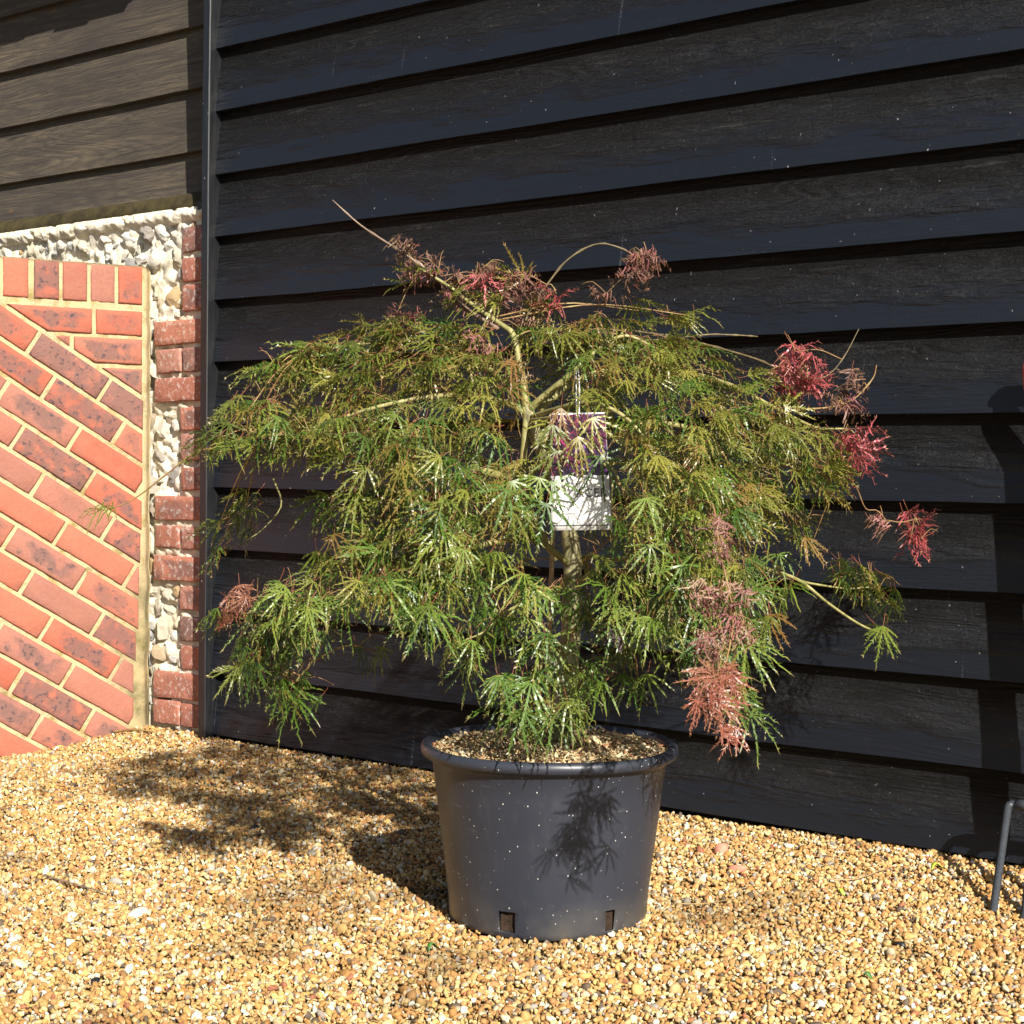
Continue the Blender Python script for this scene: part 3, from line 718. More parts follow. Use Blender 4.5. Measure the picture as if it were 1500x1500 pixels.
branch([(815, 715, 0), (870, 650, .02), (960, 620, .05), (1050, 640, .08), (1120, 672, .10), (1190, 690, .13), (1235, 700, .15)], .0065, .002)
branch([(790, 600, 0), (860, 550, .06), (960, 540, .10), (1060, 560, .14), (1140, 600, .18), (1195, 626, .22), (1235, 628, .24)], .006, .0018)
branch([(830, 760, 0), (900, 745, .0), (980, 770, .03), (1050, 800, .10), (1120, 832, .2), (1170, 850, .26), (1215, 885, .29), (1262, 916, .31), (1300, 930, .33)], .006, .0017)
branch([(1170, 850, .26), (1190, 855, .28), (1240, 862, .3), (1275, 860, .31)], .0026, .0014)
branch([(838, 830, 0), (780, 790, -.08), (700, 800, -.16), (610, 830, -.2), (530, 850, -.2), (487, 880, -.2), (478, 925, -.19), (460, 965, -.18), (432, 1000, -.17)], .006, .0017)
branch([(838, 860, 0), (900, 820, -.1), (960, 830, -.18), (1020, 870, -.18), (1060, 930, -.15), (1070, 1010, -.12)], .005, .0015)
branch([(836, 900, 0), (800, 870, -.10), (765, 885, -.18), (735, 900, -.22), (710, 925, -.24), (680, 938, -.24)], .004, .0013)
branch([(834, 930, 0), (860, 905, -.12), (890, 920, -.2), (930, 960, -.22)], .0035, .0013)
branch([(832, 960, 0), (800, 945, -.1), (792, 980, -.2), (785, 1030, -.22)], .003, .0012)
branch([(832, 980, 0), (856, 985, -.12), (880, 1005, -.18)], .003, .0012)
# bare shoots with buds
branch([(770, 470, .0), (778, 450, .02), (802, 416, .03), (832, 380, .03), (872, 358, .03), (905, 362, .03), (932, 378, .03), (938, 400, .03)], .0021, .0011, M_SHOOT, 32, 4, 6)
branch([(730, 482, .01), (690, 455, .03), (640, 408, .04), (598, 375, .05), (566, 355, .05), (526, 328, .06), (487, 293, .06)], .0038, .0009, M_DEADTWIG, 32, 5, 6)
branch([(940, 500, .04), (1000, 494, .07), (1040, 490, .08), (1080, 491, .09), (1110, 493, .1)], .0018, .0011, M_SHOOT, 22, 4, 6)
branch([(930, 485, .04), (990, 494, .09), (1050, 509, .13), (1108, 526, .17), (1150, 545, .20), (1190, 555, .22), (1215, 548, .23), (1238, 520, .24), (1258, 482, .25)], .0021, .0009, M_SHOOT, 40, 6, 6)
branch([(1120, 610, .18), (1170, 600, .22), (1213, 597, .24), (1250, 585, .25), (1278, 555, .26), (1284, 535, .26)], .0022, .001, M_TWIG, 22, 6, 6)
branch([(330, 652, -.10), (285, 664, -.08), (240, 698, -.06), (205, 725, -.05), (175, 741, -.05), (150, 748, -.05)], .0018, .0009, M_TWIG, 20, None, 5)
branch([(1238, 690, .2), (1255, 715, .24), (1268, 745, .26), (1285, 748, .27), (1300, 765, .28)], .0013, .001, M_TWIG, 14, None, 5)
branch([(1300, 762, .28), (1320, 765, .28), (1342, 760, .29)], .0011, .0009, M_TWIG, 8, None, 5)
branch([(400, 700, .10), (412, 740, .08), (385, 775, .06), (360, 792, .05)], .002, .001, M_BRANCH, 14, None, 5)
branch([(1000, 660, -.2), (1040, 640, -.16), (1075, 690, -.14), (1110, 720, -.12), (1135, 728, -.1)], .0022, .0012, M_TWIG, 16, None, 5)
branch([(900, 700, -.25), (925, 735, -.26), (948, 770, -.26), (960, 790, -.26)], .0018, .001, M_TWIG, 12, None, 5)
branch([(985, 745, -.22), (1040, 735, -.34), (1052, 790, -.42), (1062, 840, -.46), (1074, 900, -.50), (1066, 960, -.55), (1050, 1005, -.58)], .002, .001, M_TWIG, 16, None, 5)

# leaves ------------------------------------------------------------
def leaf_geo(seed, nl=7, Ln=.062, teeth=6, tw=.17, core=.0011, droop=5.0, spread=112, curl=0.0, petiole=.024):
    r = random.Random(seed); V, T, A = [], [], []
    for i in range(nl):
        a = R(-spread+2*spread*i/(nl-1)+r.uniform(-6, 6)); k = abs(a)/R(spread)
        ln = Ln*(1-.48*k**1.4)*r.uniform(.88, 1.1); n = 7 if not curl else 10
        bend = r.uniform(-.35, .35)+.25*math.copysign(k, -a)+curl*r.uniform(-2.6, 2.6); dr = droop*r.uniform(.6, 1.4)
        pts = []; x = y = 0; ang = a; z = 0
        for s in range(n+1):
            t = s/n; pts.append((x, y, -dr*(t*ln)**2*(1+k*.4)+.004*t*r.uniform(-1, 1)*(1+4*curl), ang))
            x += math.cos(ang)*ln/n; y += math.sin(ang)*ln/n; ang += bend/n
        b = len(V)
        for s, (x, y, z, ang) in enumerate(pts):
            t = s/n; w = core*(.75+.7*math.sin(math.pi*min(1, t*1.1)))*(1 if s < n else .1)
            V.append((x-math.sin(ang)*w, y+math.cos(ang)*w, z)); V.append((x+math.sin(ang)*w, y-math.cos(ang)*w, z)); A += [t, t]
        for s in range(n): T += [(b+2*s, b+2*s+1, b+2*s+3), (b+2*s, b+2*s+3, b+2*s+2)]
        if teeth:
            for j in range(teeth):
                t = .22+.66*j/(teeth-1); s = t*n; s0 = int(s); f = s-s0; p, q = pts[s0], pts[min(n, s0+1)]
                x, y, z, ang = (p[m]+(q[m]-p[m])*f for m in range(4))
                tl = ln*tw*(math.sin(math.pi*(.18+.78*t))**.8)*r.uniform(.75, 1.2); base = ln*.055
                for sd in (-1, 1):
                    ta = ang+sd*R(r.uniform(26, 42)); c = len(V)
                    ex, ey = math.cos(ang), math.sin(ang)
                    V.append((x-ex*base*.5, y-ey*base*.5, z)); V.append((x+ex*base*.6, y+ey*base*.6, z-.0002)); V.append((x+math.cos(ta)*tl, y+math.sin(ta)*tl, z+.0035*r.uniform(-1, 1.0)-.10*tl))
                    A += [t, t, min(1, t+.12)]
                    T.append((c, c+1, c+2) if sd < 0 else (c, c+2, c+1))
    if petiole:
        b = len(V); w = .00045
        for s in range(5):
            t = s/4; x = -petiole*t; z = .25*petiole*t*t
            V += [(x, w, z), (x, -w, z), (x, 0, z+w*1.5)]; A += [-1, -1, -1]
        for s in range(4):
            for k in range(3):
                k2 = (k+1) % 3; T += [(b+3*s+k, b+3*s+k2, b+3*s+3+k2), (b+3*s+k, b+3*s+3+k2, b+3*s+3+k)]
    return np.array(V), np.array(T), np.array(A)
kinds = {}
kinds['green'] = ([leaf_geo(i, 7, .074, 7, .135, .00115, 4+(i*5)%6, 68+(i*17)%50, .06) for i in range(12)], M_LEAFG)
kinds['olive'] = ([leaf_geo(120+i, 7, .066, 7, .14, .0010, 3+(i*5)%7, 60+(i*19)%56, .09) for i in range(12)], M_LEAF)
kinds['crimson'] = ([leaf_geo(40+i, 7, .058, 6, .19, .0010, 7, 100, .35) for i in range(5)], M_LEAFR)
kinds['salmon'] = ([leaf_geo(50+i, 7, .056, 6, .15, .0009, 7, 90, .1) for i in range(5)], M_LEAFS)
kinds['withered'] = ([leaf_geo(60+i, 6, .040, 4, .20, .0010, 9, 120, .8, .018) for i in range(6)], M_LEAFB)
leaves = []                                                     # (kind, variant, 4x4 matrix, show)
rl = random.Random(77)
def add_leaf(kind, p, out, up, size):
    x = out.normalized(); y = up.cross(x)
    if y.length < .05: y = Vector((1, 0, 0)).cross(x)
    y.normalize(); z = x.cross(y)
    m = Matrix(((x.x*size, y.x*size, z.x*size, p.x), (x.y*size, y.y*size, z.y*size, p.y), (x.z*size, y.z*size, z.z*size, p.z), (0, 0, 0, 1)))
    leaves.append((kind, rl.randrange(len(kinds[kind][0])), m, p, z))
def pad(px, py, rx, ry, dy, n, kind='mix', depth=.05, down=.75, size=1.0):
    if kind == 'mix':
        n = int(n*1.12) if py < 900 else int(n*.9)
        if dy < 0 and py < 900: dy *= 1.45
        size *= 2.73/(2.73+dy)*.98 if dy > 0 else (2.73+dy)/2.73
    c = spot(px, py, dy); tw_pts = []
    for i in range(n):
        a = rl.uniform(0, 6.283); q = math.sqrt(rl.random())
        p = spot(px+rx*q*math.cos(a), py+ry*q*math.sin(a), dy+rl.gauss(0, depth))
        o = p-AXIS; o.z = 0
        if o.length < .05: o = Vector((rl.uniform(-1, 1), -1, 0))
        o.normalize(); o = (o+Vector((0, -.35, 0))+Vector((rl.gauss(0, .65), rl.gauss(0, .45), 0))).normalized()
        # flatter on top of the crown, hanging lower down
        hgt = max(0, min(1, (1.0-p.z)/.55)); dn = down*(.12+.85*hgt)+rl.gauss(0, .32)
        main = o*(1-.35*hgt)+Vector((0, 0, -dn)); 
        if kind != 'mix': main += Vector((rl.gauss(0, .45), rl.gauss(0, .3), rl.gauss(0, .45)))
        nrm = o*(.35+.6*hgt)+Vector((0, 0, .9-.35*hgt))+Vector((rl.gauss(0, .42), rl.gauss(0, .35), rl.gauss(0, .3)))
        kd = kind
        if kind == 'mix': kd = 'green' if rl.random() < .15+.75*hgt*hgt else 'olive'
        add_leaf(kd, p-main.normalized()*.018*size, main, nrm, size*rl.uniform(.68, 1.22)); tw_pts.append(p-main.normalized()*.045*size)
    return c, tw_pts
twV, twF = [], []
def twigs(c, pts, r=.0016, pool=None):
    """a curved twig from the nearest limb to the pad, then stalklets out to its leaves"""
    near = min(pool or nodes, key=lambda q: (q-c).length+(.25 if q.z < c.z-.02 else 0))
    mid = near.lerp(c, .5)+Vector((0, 0, .006+.05*(near-c).length))
    path = catmull([near, mid, c], 9); tube(path, r*1.1, r*.5, 5, None, twV, twF)
    for p in pts[::3]:
        s = min(path[3:], key=lambda q: (q-p).length)
        m = s.lerp(p, .55)+Vector((0, 0, .012)); tube(catmull([s, m, p], 4), .0008, .0005, 4, None, twV, twF)
PADS = [
 # upper left tiers
 (405, 540, 55, 18, .0, 16), (470, 518, 60, 25, .03, 22), (545, 492, 55, 25, .05, 20), (610, 490, 55, 28, .04, 20), (670, 500, 50, 30, .02, 18), (560, 555, 65, 35, -.06, 24), (630, 550, 60, 35, -.08, 24), (480, 575, 65, 30, -.06, 20), (710, 540, 45, 35, -.04, 14),
 (365, 600, 50, 22, -.06, 14), (325, 640, 40, 18, -.10, 12), (390, 645, 60, 24, -.12, 18), (455, 640, 60, 35, -.14, 20), (530, 635, 65, 40, -.16, 24), (605, 640, 60, 45, -.18, 24), (690, 620, 55, 50, -.12, 20), (735, 560, 30, 40, -.08, 8), (330, 770, 32, 26, .06, 6), (360, 745, 28, 22, .06, 4), (310, 800, 20, 10, .05, 2),
 # middle left
 (505, 745, 50, 30, -.05, 12), (575, 720, 65, 45, -.14, 26), (640, 720, 60, 50, -.18, 24), (560, 800, 75, 42, -.16, 28), (645, 800, 75, 50, -.20, 30), (480, 830, 45, 22, -.12, 10), (705, 755, 55, 50, -.18, 22), (695, 840, 45, 36, -.20, 14), (610, 850, 60, 35, -.2, 20), (745, 690, 35, 50, -.12, 12),
 # lower left
 (415, 890, 45, 28, -.18, 14), (470, 880, 55, 32, -.20, 16), (545, 868, 55, 26, -.22, 16), (620, 892, 40, 30, -.22, 10), (370, 935, 50, 22, -.18, 13), (430, 945, 50, 30, -.20, 14), (345, 975, 40, 18, -.18, 8), (425, 1015, 42, 26, -.18, 11), (385, 985, 35, 20, -.18, 7), (555, 955, 35, 10, .05, 3), (320, 905, 22, 14, -.14, 4),
 # upper right tiers
 (800, 490, 50, 22, .02, 14), (850, 495, 50, 25, .0, 18), (905, 490, 60, 22, .02, 20), (955, 535, 70, 40, -.08, 30), (1000, 520, 60, 26, .03, 18), (1060, 555, 60, 30, .04, 22), (880, 550, 45, 35, -.10, 16), (1120, 598, 55, 30, .08, 18), (1000, 610, 75, 50, -.14, 32), (1080, 640, 70, 45, -.06, 28), (1160, 640, 60, 32, .08, 20), (1215, 665, 45, 25, .14, 14), (950, 640, 35, 50, -.24, 14), (985, 700, 65, 55, -.20, 26), (1060, 715, 70, 45, -.10, 28), (1140, 705, 60, 35, .04, 22), (1195, 700, 50, 25, .12, 14), (935, 455, 30, 22, .05, 4), (1010, 462, 30, 14, .06, 5),
 # middle and lower right
 (945, 775, 36, 46, -.26, 12), (995, 795, 60, 55, -.20, 26), (1060, 785, 50, 45, -.08, 20), (1112, 745, 40, 25, .03, 12), (915, 840, 38, 40, -.2, 9), (975, 875, 50, 42, -.20, 13), (1035, 875, 50, 45, -.14, 18), (1090, 850, 35, 40, -.15, 10), (1100, 925, 36, 35, -.30, 11), (1005, 945, 50, 35, -.20, 14), (1065, 965, 40, 35, -.30, 12), (1095, 1035, 28, 26, -.30, 8), (930, 895, 32, 28, -.22, 7),
 # inner leaves round the trunk and behind the label
 (860, 640, 70, 60, .12, 26), (750, 755, 40, 34, -.14, 6), (740, 840, 50, 40, .14, 8), (880, 800, 50, 50, .18, 8), (680, 900, 40, 25, .06, 6), (850, 560, 60, 40, .12, 18), (720, 650, 80, 60, .15, 22), (950, 720, 90, 70, .15, 26), (620, 760, 90, 60, .12, 14), (1050, 820, 70, 60, .12, 18), (950, 830, 60, 40, .14, 8), (560, 640, 90, 60, .14, 20), (1100, 680, 80, 50, .18, 20), (540, 850, 70, 30, .04, 8), (690, 790, 70, 40, .1, 8),
 # skirt over the pot
 (735, 905, 45, 30, -.22, 12), (690, 940, 38, 20, -.24, 8), (758, 872, 28, 26, -.20, 5), (915, 945, 42, 30, -.22, 11), (762, 1000, 38, 24, -.20, 8), (735, 1020, 25, 22, -.15, 4), (892, 995, 38, 22, -.20, 8), (935, 1000, 22, 22, -.20, 4), (795, 1062, 48, 12, -.18, 8), (855, 1055, 30, 8, -.16, 3), (745, 1062, 22, 10, -.16, 3),
 (826, 862, 34, 26, -.10, 4), (805, 960, 36, 24, -.16, 5), (855, 900, 32, 26, -.14, 5), (775, 945, 34, 28, -.20, 5), (845, 1010, 26, 20, -.17, 4), (885, 925, 36, 22, -.2, 5), (700, 985, 22, 14, -.2, 3), (812, 1040, 40, 12, -.19, 4),
 # sprig reaching right
 (1235, 845, 32, 20, .30, 8), (1275, 850, 36, 22, .31, 9), (1295, 880, 30, 16, .32, 5), (1300, 922, 26, 8, .33, 4), (1135, 828, 25, 8, .22, 3), (1180, 770, 30, 14, .2, 4), (1190, 795, 22, 12, .22, 3), (1140, 880, 24, 20, .1, 4)]
for p in PADS:
    c, pts = pad(*p); twigs(c, pts)
def special(px, py, rx, ry, dy, n, kind, down=.9, size=1.0):
    c, pts = pad(px, py, rx, ry, dy, n, kind, .025, down, size); twigs(c, pts, .0011, allnodes)
for a in [(1182, 540, 26, 22, .23, 15, 'crimson'), (1160, 560, 22, 20, .22, 11, 'crimson'), (1165, 515, 14, 10, .23, 2, 'crimson'), (1262, 648, 26, 26, .24, 10, 'crimson'), (1255, 690, 22, 16, .2, 3, 'crimson'), (1235, 590, 34, 20, .25, 9, 'withered'), (1262, 565, 20, 16, .26, 5, 'withered'), (1165, 585, 22, 14, .22, 7, 'withered'),
          (1340, 765, 14, 14, .3, 5, 'crimson'), (1350, 795, 12, 12, .3, 4, 'crimson'), (1290, 765, 10, 10, .28, 3, 'withered'), (347, 878, 20, 14, -.20, 8, 'salmon', .5, .72), (332, 902, 18, 9, -.20, 6, 'salmon', .5, .7), (1050, 1000, 32, 20, -.58, 12, 'salmon', .9, .78), (1045, 1035, 26, 18, -.60, 12, 'salmon', .9, .78), (1075, 1078, 8, 12, -.58, 3, 'salmon', .9, .75),
          (1055, 960, 24, 22, -.54, 10, 'withered', .9, .85), (1078, 900, 18, 34, -.50, 12, 'withered', .9, .85), (1055, 800, 14, 40, -.42, 9, 'withered', .9, .85), (1035, 875, 22, 14, -.44, 6, 'withered', .9, .9),
          (600, 385, 26, 18, .05, 5, 'withered'), (645, 405, 34, 16, .04, 7, 'withered'), (610, 400, 30, 16, .04, 2, 'olive'), (700, 440, 40, 20, .03, 5, 'olive'), (770, 445, 30, 14, .03, 3, 'olive'), (585, 360, 8, 20, .05, 4, 'withered'), (700, 400, 26, 16, .03, 8, 'withered'), (720, 405, 26, 14, .03, 3, 'crimson'), (760, 425, 30, 20, .02, 9, 'withered'), (800, 455, 22, 14, .02, 2, 'crimson'), (815, 430, 8, 12, .02, 2, 'crimson'), (690, 435, 50, 18, .03, 7, 'withered'), (760, 460, 40, 16, .02, 5, 'withered'), (660, 430, 24, 12, .03, 4, 'olive'), (745, 405, 12, 12, .03, 3, 'olive'),
          (580, 462, 12, 10, .04, 3, 'withered'), (945, 385, 14, 18, .03, 8, 'withered'), (962, 372, 6, 12, .03, 4, 'withered'), (930, 400, 10, 10, .03, 3, 'withered'), (888, 430, 5, 8, .03, 2, 'withered'), (382, 600, 6, 14, -.08, 2, 'withered'), (632, 872, 6, 14, -.24, 2, 'withered'), (1110, 610, 30, 8, .1, 3, 'crimson'), (700, 510, 30, 20, -.02, 6, 'withered'), (830, 640, 30, 20, -.2, 2, 'olive')]:
    special(*a)
# a few leaves hanging in front of the label and the single sprig over the bricks
for px, py, dy, kd in ((812, 706, -.26, 'green'), (750, 705, -.27, 'green'), (790, 700, -.26, 'green'), (822, 598, -.24, 'olive'), (810, 622, -.25, 'olive'), (868, 612, -.25, 'olive'), (846, 640, -.27, 'olive'), (880, 668, -.27, 'green'), (815, 660, -.25, 'olive'), (800, 738, -.27, 'green')):
    add_leaf(kd, spot(px, py, dy), Vector((rl.uniform(-.35, .35), -.25, -.85)), Vector((0, -1, .35)), 1.0)
for k in range(2): add_leaf('olive', spot(165-14*k, 742, -.05), Vector((-.9, -.2, -.22)), Vector((-.1, -.5, .8)), .8)
plant_part('twigs', twV, twF, M_TWIG)['kind'] = 'stuff'

# the 300 leaves that show largest are leaves of their own, the rest one mass
def show(l):
    k, v, m, p, z = l; to = (Vector((0, 0, CAM_H))-p); return abs(z.dot(to.normalized()))*(1.2 if p.y < 2.62 else .8 if p.y < 2.75 else .5)*(1.3 if k in ('crimson', 'salmon') else 1)*m.to_scale()[0]
order = sorted(range(len(leaves)), key=lambda i: -show(leaves[i])); single = set(order[:300])
cache = {}
LAB = {'crimson': 'crimson dried leaf', 'salmon': 'salmon red leaf', 'withered': 'brown shrivelled leaf'}
mass = {}
for i, (k, v, m, p, z) in enumerate(leaves):
    Vv, T, A = kinds[k][0][v]
    if i in single:
        if (k, v) not in cache:
            me = big_mesh('leaf', Vv, T, kinds[k][1]); fattr(me, 'tip', A); fattr(me, 'tint', np.zeros(len(Vv))); cache[(k, v)] = me
        o = link('leaf', cache[(k, v)], maple); o.matrix_local = MI @ m
        if k in LAB: o['label'] = LAB[k]
    else:
        mm = np.array(MI @ m); mass.setdefault(k, []).append((Vv @ mm[:3, :3].T+mm[:3, 3], T, A, rl.random()))
for k, lst in mass.items():
    off = 0; VV, TT, AA, RR = [], [], [], []
    for V_, T_, A_, r_ in lst:
        VV.append(V_); TT.append(T_+off); AA.append(A_); RR.append(np.full(len(V_), r_)); off += len(V_)
    me = big_mesh('foliage', np.concatenate(VV), np.concatenate(TT), kinds[k][1]); fattr(me, 'tip', np.concatenate(AA)); fattr(me, 'tint', np.concatenate(RR))
    o = link('foliage', me, maple); o['kind'] = 'stuff'
# one broad dead leaf caught among the lower branches
def star_leaf():
    V, F = [(0, 0, 0)], []
    for i in range(5):
        a = R(-100+50*i); ln = .034*(1-.15*abs(i-2)); 
        for s, (t, w) in enumerate(((.45, .0075), (1, 0), (.45, -.0075))):
            V.append((math.cos(a)*ln*t-math.sin(a)*w, math.sin(a)*ln*t+math.cos(a)*w, .004*math.sin(i*2+s)-.006*t))
        b = 1+3*i; F += [(0, b+2, b+1), (0, b+1, b)]
    return mesh('dead_leaf', V, F, mat_plain('dead_leaf', (.055, .032, .032), .6, .4, 120), False)
o = link('dead_leaf', star_leaf(), maple); x = Vector((.15, -.35, -1)).normalized(); z = Vector((0, -1, .4)).normalized(); y = z.cross(x).normalized(); z = x.cross(y)
o.matrix_local = MI @ Matrix.Translation(spot(905, 922, -.25)) @ Matrix((x, y, z)).transposed().to_4x4(); o.scale = (1.15,)*3; o['label'] = 'broad brown dead leaf'

# ------------------------------------------------------------------ cane, label
ct = spot(811, 745, -.035); cb = spot(800, 1078, -.035)
cane = empty('support_cane', cb); tag(cane, 'thin brown bamboo cane standing beside the maple trunk', 'plant cane')
path = [cb.lerp(ct, i/24)-cb for i in range(25)]
V, F = tube(path, .0048, .0040, 9, {7: 1.22, 15: 1.22}); link('stem', mesh('stem', V, F, M_TAN), cane)

LP = [spot(806, 606, -.215), spot(886, 604, -.215), spot(897, 776, -.225), spot(808, 777, -.225)]    # corners
lab = empty('plant_label', (LP[0]+LP[1])/2); tag(lab, 'hanging plant label with purple leaf picture above white strip lettered ACER', 'plant label')
def lq(u, v, d=0.0):
    p = (LP[0].lerp(LP[1], u)).lerp(LP[3].lerp(LP[2], u), v); nn = (LP[1]-LP[0]).cross(LP[3]-LP[0]).normalized()
    if nn.y > 0: nn = -nn
    return p+nn*(d+.0008*math.sin(u*3.1))-lab.location
def sheet(name, u0, u1, v0, v1, d, mat, nu=8, nv=8, thick=0.0):
    V, F = [], []
    for j in range(nv+1):
        for i in range(nu+1): V.append(lq(u0+(u1-u0)*i/nu, v0+(v1-v0)*j/nv, d))
    for j in range(nv):
        for i in range(nu): F.append((j*(nu+1)+i, j*(nu+1)+i+1, (j+1)*(nu+1)+i+1, (j+1)*(nu+1)+i))
    o = link(name, mesh(name, V, F, mat), lab)
    if thick: s = o.modifiers.new('thick', 'SOLIDIFY'); s.thickness = thick
    return o
sheet('card', 0, 1, 0, 1, 0, M_CARD, 8, 12, .0006); sheet('picture', .004, .996, .012, .535, .0009, M_PRINT); sheet('rule', .03, .97, .955, .965, .0009, M_INK, 6, 1)
tc = bpy.data.curves.new('lettering', 'FONT'); tc.body = 'ACER'; tc.size = .0185; tc.offset = .0003; tc.align_x = 'RIGHT'; tc.space_character = 1.1
to = bpy.data.objects.new('lettering', tc); COL.objects.link(to); bpy.context.view_layer.update()
me = bpy.data.meshes.new_from_object(to.evaluated_get(bpy.context.evaluated_depsgraph_get())); bpy.data.objects.remove(to); me.name = 'lettering'; me.materials.clear(); me.materials.append(M_INK)
o = link('lettering', me, lab); x = (LP[1]-LP[0]).normalized(); y = (LP[0]-LP[3]).normalized(); z = x.cross(y).normalized(); y = z.cross(x)
o.matrix_local = Matrix.Translation(lq(.95, .715, .0020)) @ Matrix((x, y, z)).transposed().to_4x4()
V, F = [], []
for dx in (-.0015, .002):
    tube(catmull([spot(845, 541, -.062)-lab.location+Vector((dx, -.006, 0)), spot(846, 570, -.16)-lab.location+Vector((dx*1.5, 0, 0)), lq(.5, .03, .002)+Vector((dx, 0, 0))], 8), .0011, .0011, 5, None, V, F)
link('string', mesh('string', V, F, M_CARD), lab)

# ------------------------------------------------------------------ garden fork leaning on the wall at the right
FT = Vector((.936, 2.992, .146)); FB = Vector((.833, 2.747, -.02)); ST = .055
fork = empty('garden_fork', FB+WE*ST*1.5+Vector((0, 0, .02))); tag(fork, 'black steel garden fork leaning on the black wall with its tines in the gravel', 'garden fork')
FL = fork.location.copy()
def fpart(name, V, F, mat): return link(name, mesh(name, [p-FL for p in V], F, mat), fork)
for i in range(4):
    top = FT+WE*ST*i; foot = FB+WE*ST*i; dirn = (foot-top).normalized()
    if i in (0, 3):
        sgn = 1 if i == 0 else -1
        pts = [top+WE*sgn*.024, top+WE*sgn*.010+Vector((0, 0, -.001)), top+WE*sgn*.002+dirn*.006, top+dirn*.02]+[top.lerp(foot, t) for t in (.25, .5, .75, 1)]
    else: pts = [top, top.lerp(foot, .33), top.lerp(foot, .66), foot]
    V, F = tube(catmull(pts, 22), .0082, .0070, 6); fpart('tine', V, F, M_IRON)
V, F = tube([FT+WE*ST*(.3+2.4*k/8) for k in range(9)], .0105, .0105, 8); fpart('head', V, F, M_IRON)
HC = FT+WE*ST*1.45; GC = Vector((1.008, 3.0, .958))+WN*.004+WE*.009
V, F = tube(catmull([HC, HC.lerp(GC, .06), HC.lerp(GC, .22)], 10), .019, .0215, 12); fpart('socket', V, F, M_IRON)
V, F = tube([HC.lerp(GC, .2+.66*k/10) for k in range(11)], .0205, .0195, 12); fpart('shaft', V, F, M_ASH)
G0 = HC.lerp(GC, .84)
for sgn in (-1, 1):
    V, F = tube(catmull([G0, G0.lerp(GC, .35)+WE*sgn*.022, G0.lerp(GC, .72)+WE*sgn*.050, GC+WE*sgn*.056], 12), .0165, .011, 8); fpart('strap', V, F, M_GRIP)
V, F = tube([GC+WE*(-.062+.124*k/8) for k in range(9)], .0155, .0155, 10); fpart('grip', V, F, M_GRIP)

# ------------------------------------------------------------------ odd things lying on the gravel
def on_ground(u, v):
    p = spot(u, v, 0, 2.7); c = Vector((0, 0, CAM_H)); d = p-c; q = c+d*(CAM_H-.004)/-d.z
    q.z = float(ground_z(np.array(q.x), np.array(q.y)))+.004; return q
def rock(name, u, v, r, mat, label, cat, seed, sq=(1, .75, .55)):
    me = stone_mesh(name, seed, mat, 2, (r*sq[0], r*sq[1], r*sq[2]), 8); o = link(name, me); o.location = on_ground(u, v); o.rotation_euler = (.1, .15, seed*1.3); tag(o, label, cat)
M_BF = mat_plain('brick_fragment', (.50, .20, .13), .8, .3, 40); M_BK = mat_plain('black_pebble', (.012, .012, .013), .5, .3); M_PALE = mat_plain('pale_pebble', (.55, .49, .38), .6, .15); M_GREYP = mat_plain('grey_pebble', (.27, .25, .20), .6, .3); M_OCH = mat_plain('ochre_pebble', (.60, .36, .13), .55, .3)
rock('brick_fragment', 1056, 1248, .027, M_BF, 'pinkish red brick fragment lying on gravel right of the pot', 'stone', 1, (.9, .8, .7))
rock('brick_fragment', 1080, 1276, .019, M_BF, 'smaller red brick chip just in front of the pinkish fragment', 'stone', 2, (1.2, .6, .5))
rock('black_pebble', 373, 1213, .0125, M_BK, 'black angular pebble at the edge of the foliage shadow', 'stone', 3)
rock('black_pebble', 1318, 1382, .0115, M_BK, 'black pebble on sunny gravel right of the pot', 'stone', 4)
rock('grey_pebble', 458, 1252, .014, M_GREYP, 'olive grey rounded pebble on the gravel left of the pot', 'stone', 5)
rock('black_pebble', 140, 1439, .011, M_BK, 'glossy black pebble near the lower left of the gravel', 'stone', 6)
rock('pale_pebble', 168, 1290, .015, M_GREYP, 'buff elongated pebble on the gravel in front of the brick buttress', 'stone', 7, (1.2, .6, .6))
rock('pale_pebble', 200, 1338, .020, M_PALE, 'large cream pebble with broken face left of the pot', 'stone', 8, (1.2, .7, .6))
rock('pale_pebble', 1030, 1285, .013, M_PALE, 'pointed white pebble beside the red brick fragment', 'stone', 9, (.7, .8, 1))
rock('ochre_pebble', 235, 1257, .013, M_OCH, 'rusty orange pebble on gravel below the foliage shadow', 'stone', 10)
M_LIMEL = mat_plain('lime_leaf', (.30, .42, .03), .5, .3); M_GL = mat_plain('green_scrap', (.05, .14, .025), .5, .3)
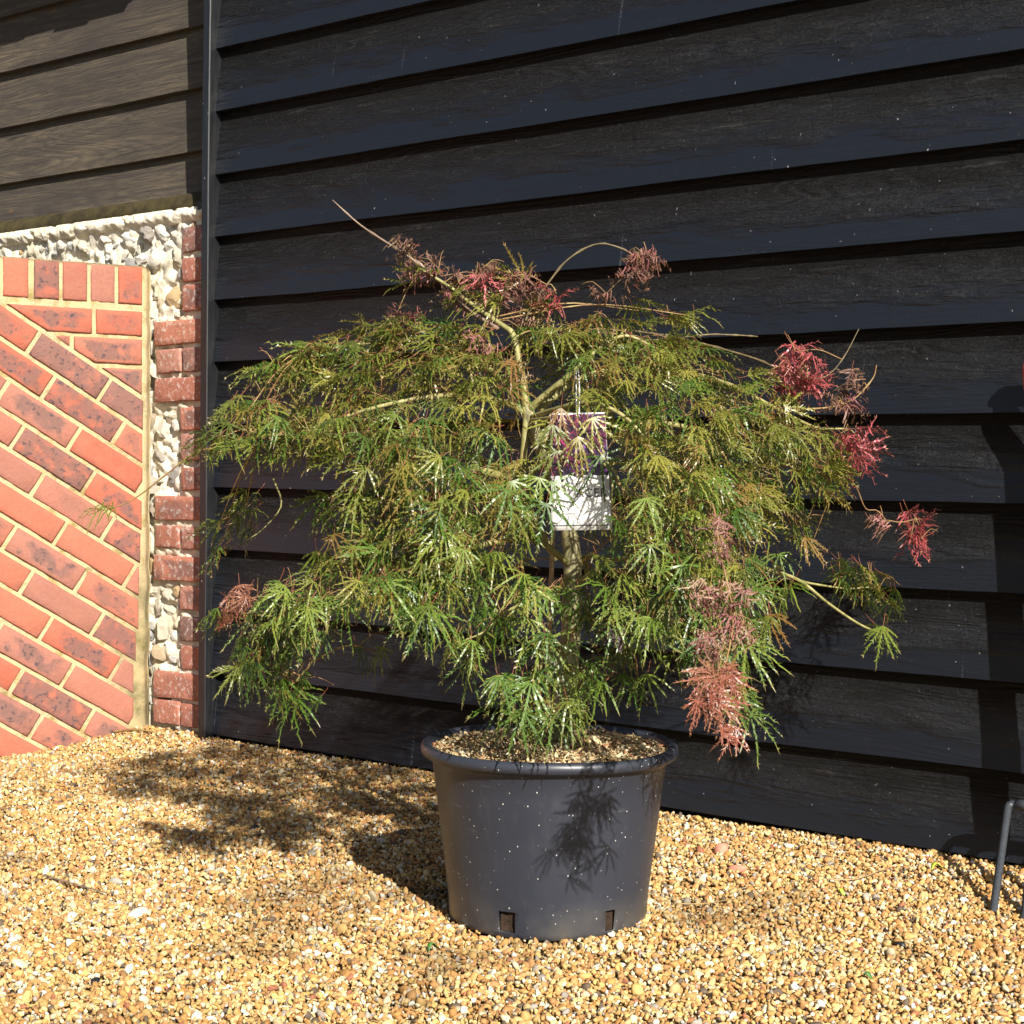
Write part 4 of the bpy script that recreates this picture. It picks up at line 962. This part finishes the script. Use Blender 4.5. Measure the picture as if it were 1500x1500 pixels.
def litter(name, u, v, ln, w, ang, mat, label, cat):
    V, F = [], []; c = on_ground(u, v)
    for i in range(7):
        t = i/6-.5; x = t*ln; y = .25*ln*math.cos(t*3)-.2*ln; ww = w*math.cos(t*2.9); z = .006+.006*math.cos(t*5)
        V += [(x, y-ww, z), (x, y, z+.001), (x, y+ww, z-.001)]
    for i in range(6):
        for k in range(2): F.append((3*i+k, 3*i+3+k, 3*i+4+k, 3*i+1+k))
    o = link(name, mesh(name, V, F, mat)); o.location = c; o.rotation_euler = (0, 0, ang); tag(o, label, cat); s = o.modifiers.new('thick', 'SOLIDIFY'); s.thickness = .0008
litter('fallen_leaf', 1370, 1278, .034, .005, .6, M_LIMEL, 'curled lime green leaf on gravel near the fork', 'leaf')
litter('fallen_leaf', 1232, 1315, .016, .004, 1.9, M_LIMEL, 'tiny yellow green leaf scrap on gravel between pot and fork', 'leaf')
litter('fallen_leaf', 1270, 1438, .018, .005, 2.4, M_GL, 'dark green leaf scrap on the gravel in front of the fork', 'leaf')
litter('fallen_leaf', 632, 1182, .016, .006, .2, M_GL, 'small green leaf on gravel behind the pot, left side', 'leaf')
litter('fallen_leaf', 632, 1392, .026, .005, .9, M_GL, 'thin green moss scrap on gravel at front left of the pot', 'leaf')
def stick(pts, r, label, mat):
    P = [on_ground(*p)+Vector((0, 0, .006)) for p in pts]; V, F = tube(catmull(P, 16), r, r*.6, 6, {5: 1.3, 11: 1.2}); c = P[0].copy()
    o = link('twig', mesh('twig', [p-c for p in V], F, mat)); o.location = c; tag(o, label, 'twig')
stick([(70, 1288), (105, 1298), (155, 1312)], .0022, 'dark brown twig lying on gravel in front of the brick buttress', M_DEADTWIG)
stick([(1215, 1296), (1255, 1294), (1300, 1278)], .0013, 'thin straw coloured stalk on gravel between pot and fork', M_TAN)
stick([(990, 1326), (1035, 1325), (1072, 1318)], .0015, 'thin reddish twig on gravel right beside the pot', M_TWIG)
stick([(165, 1072), (200, 1075), (228, 1079)], .004, 'rust brown curled strip on gravel at the buttress foot', M_TWIG)
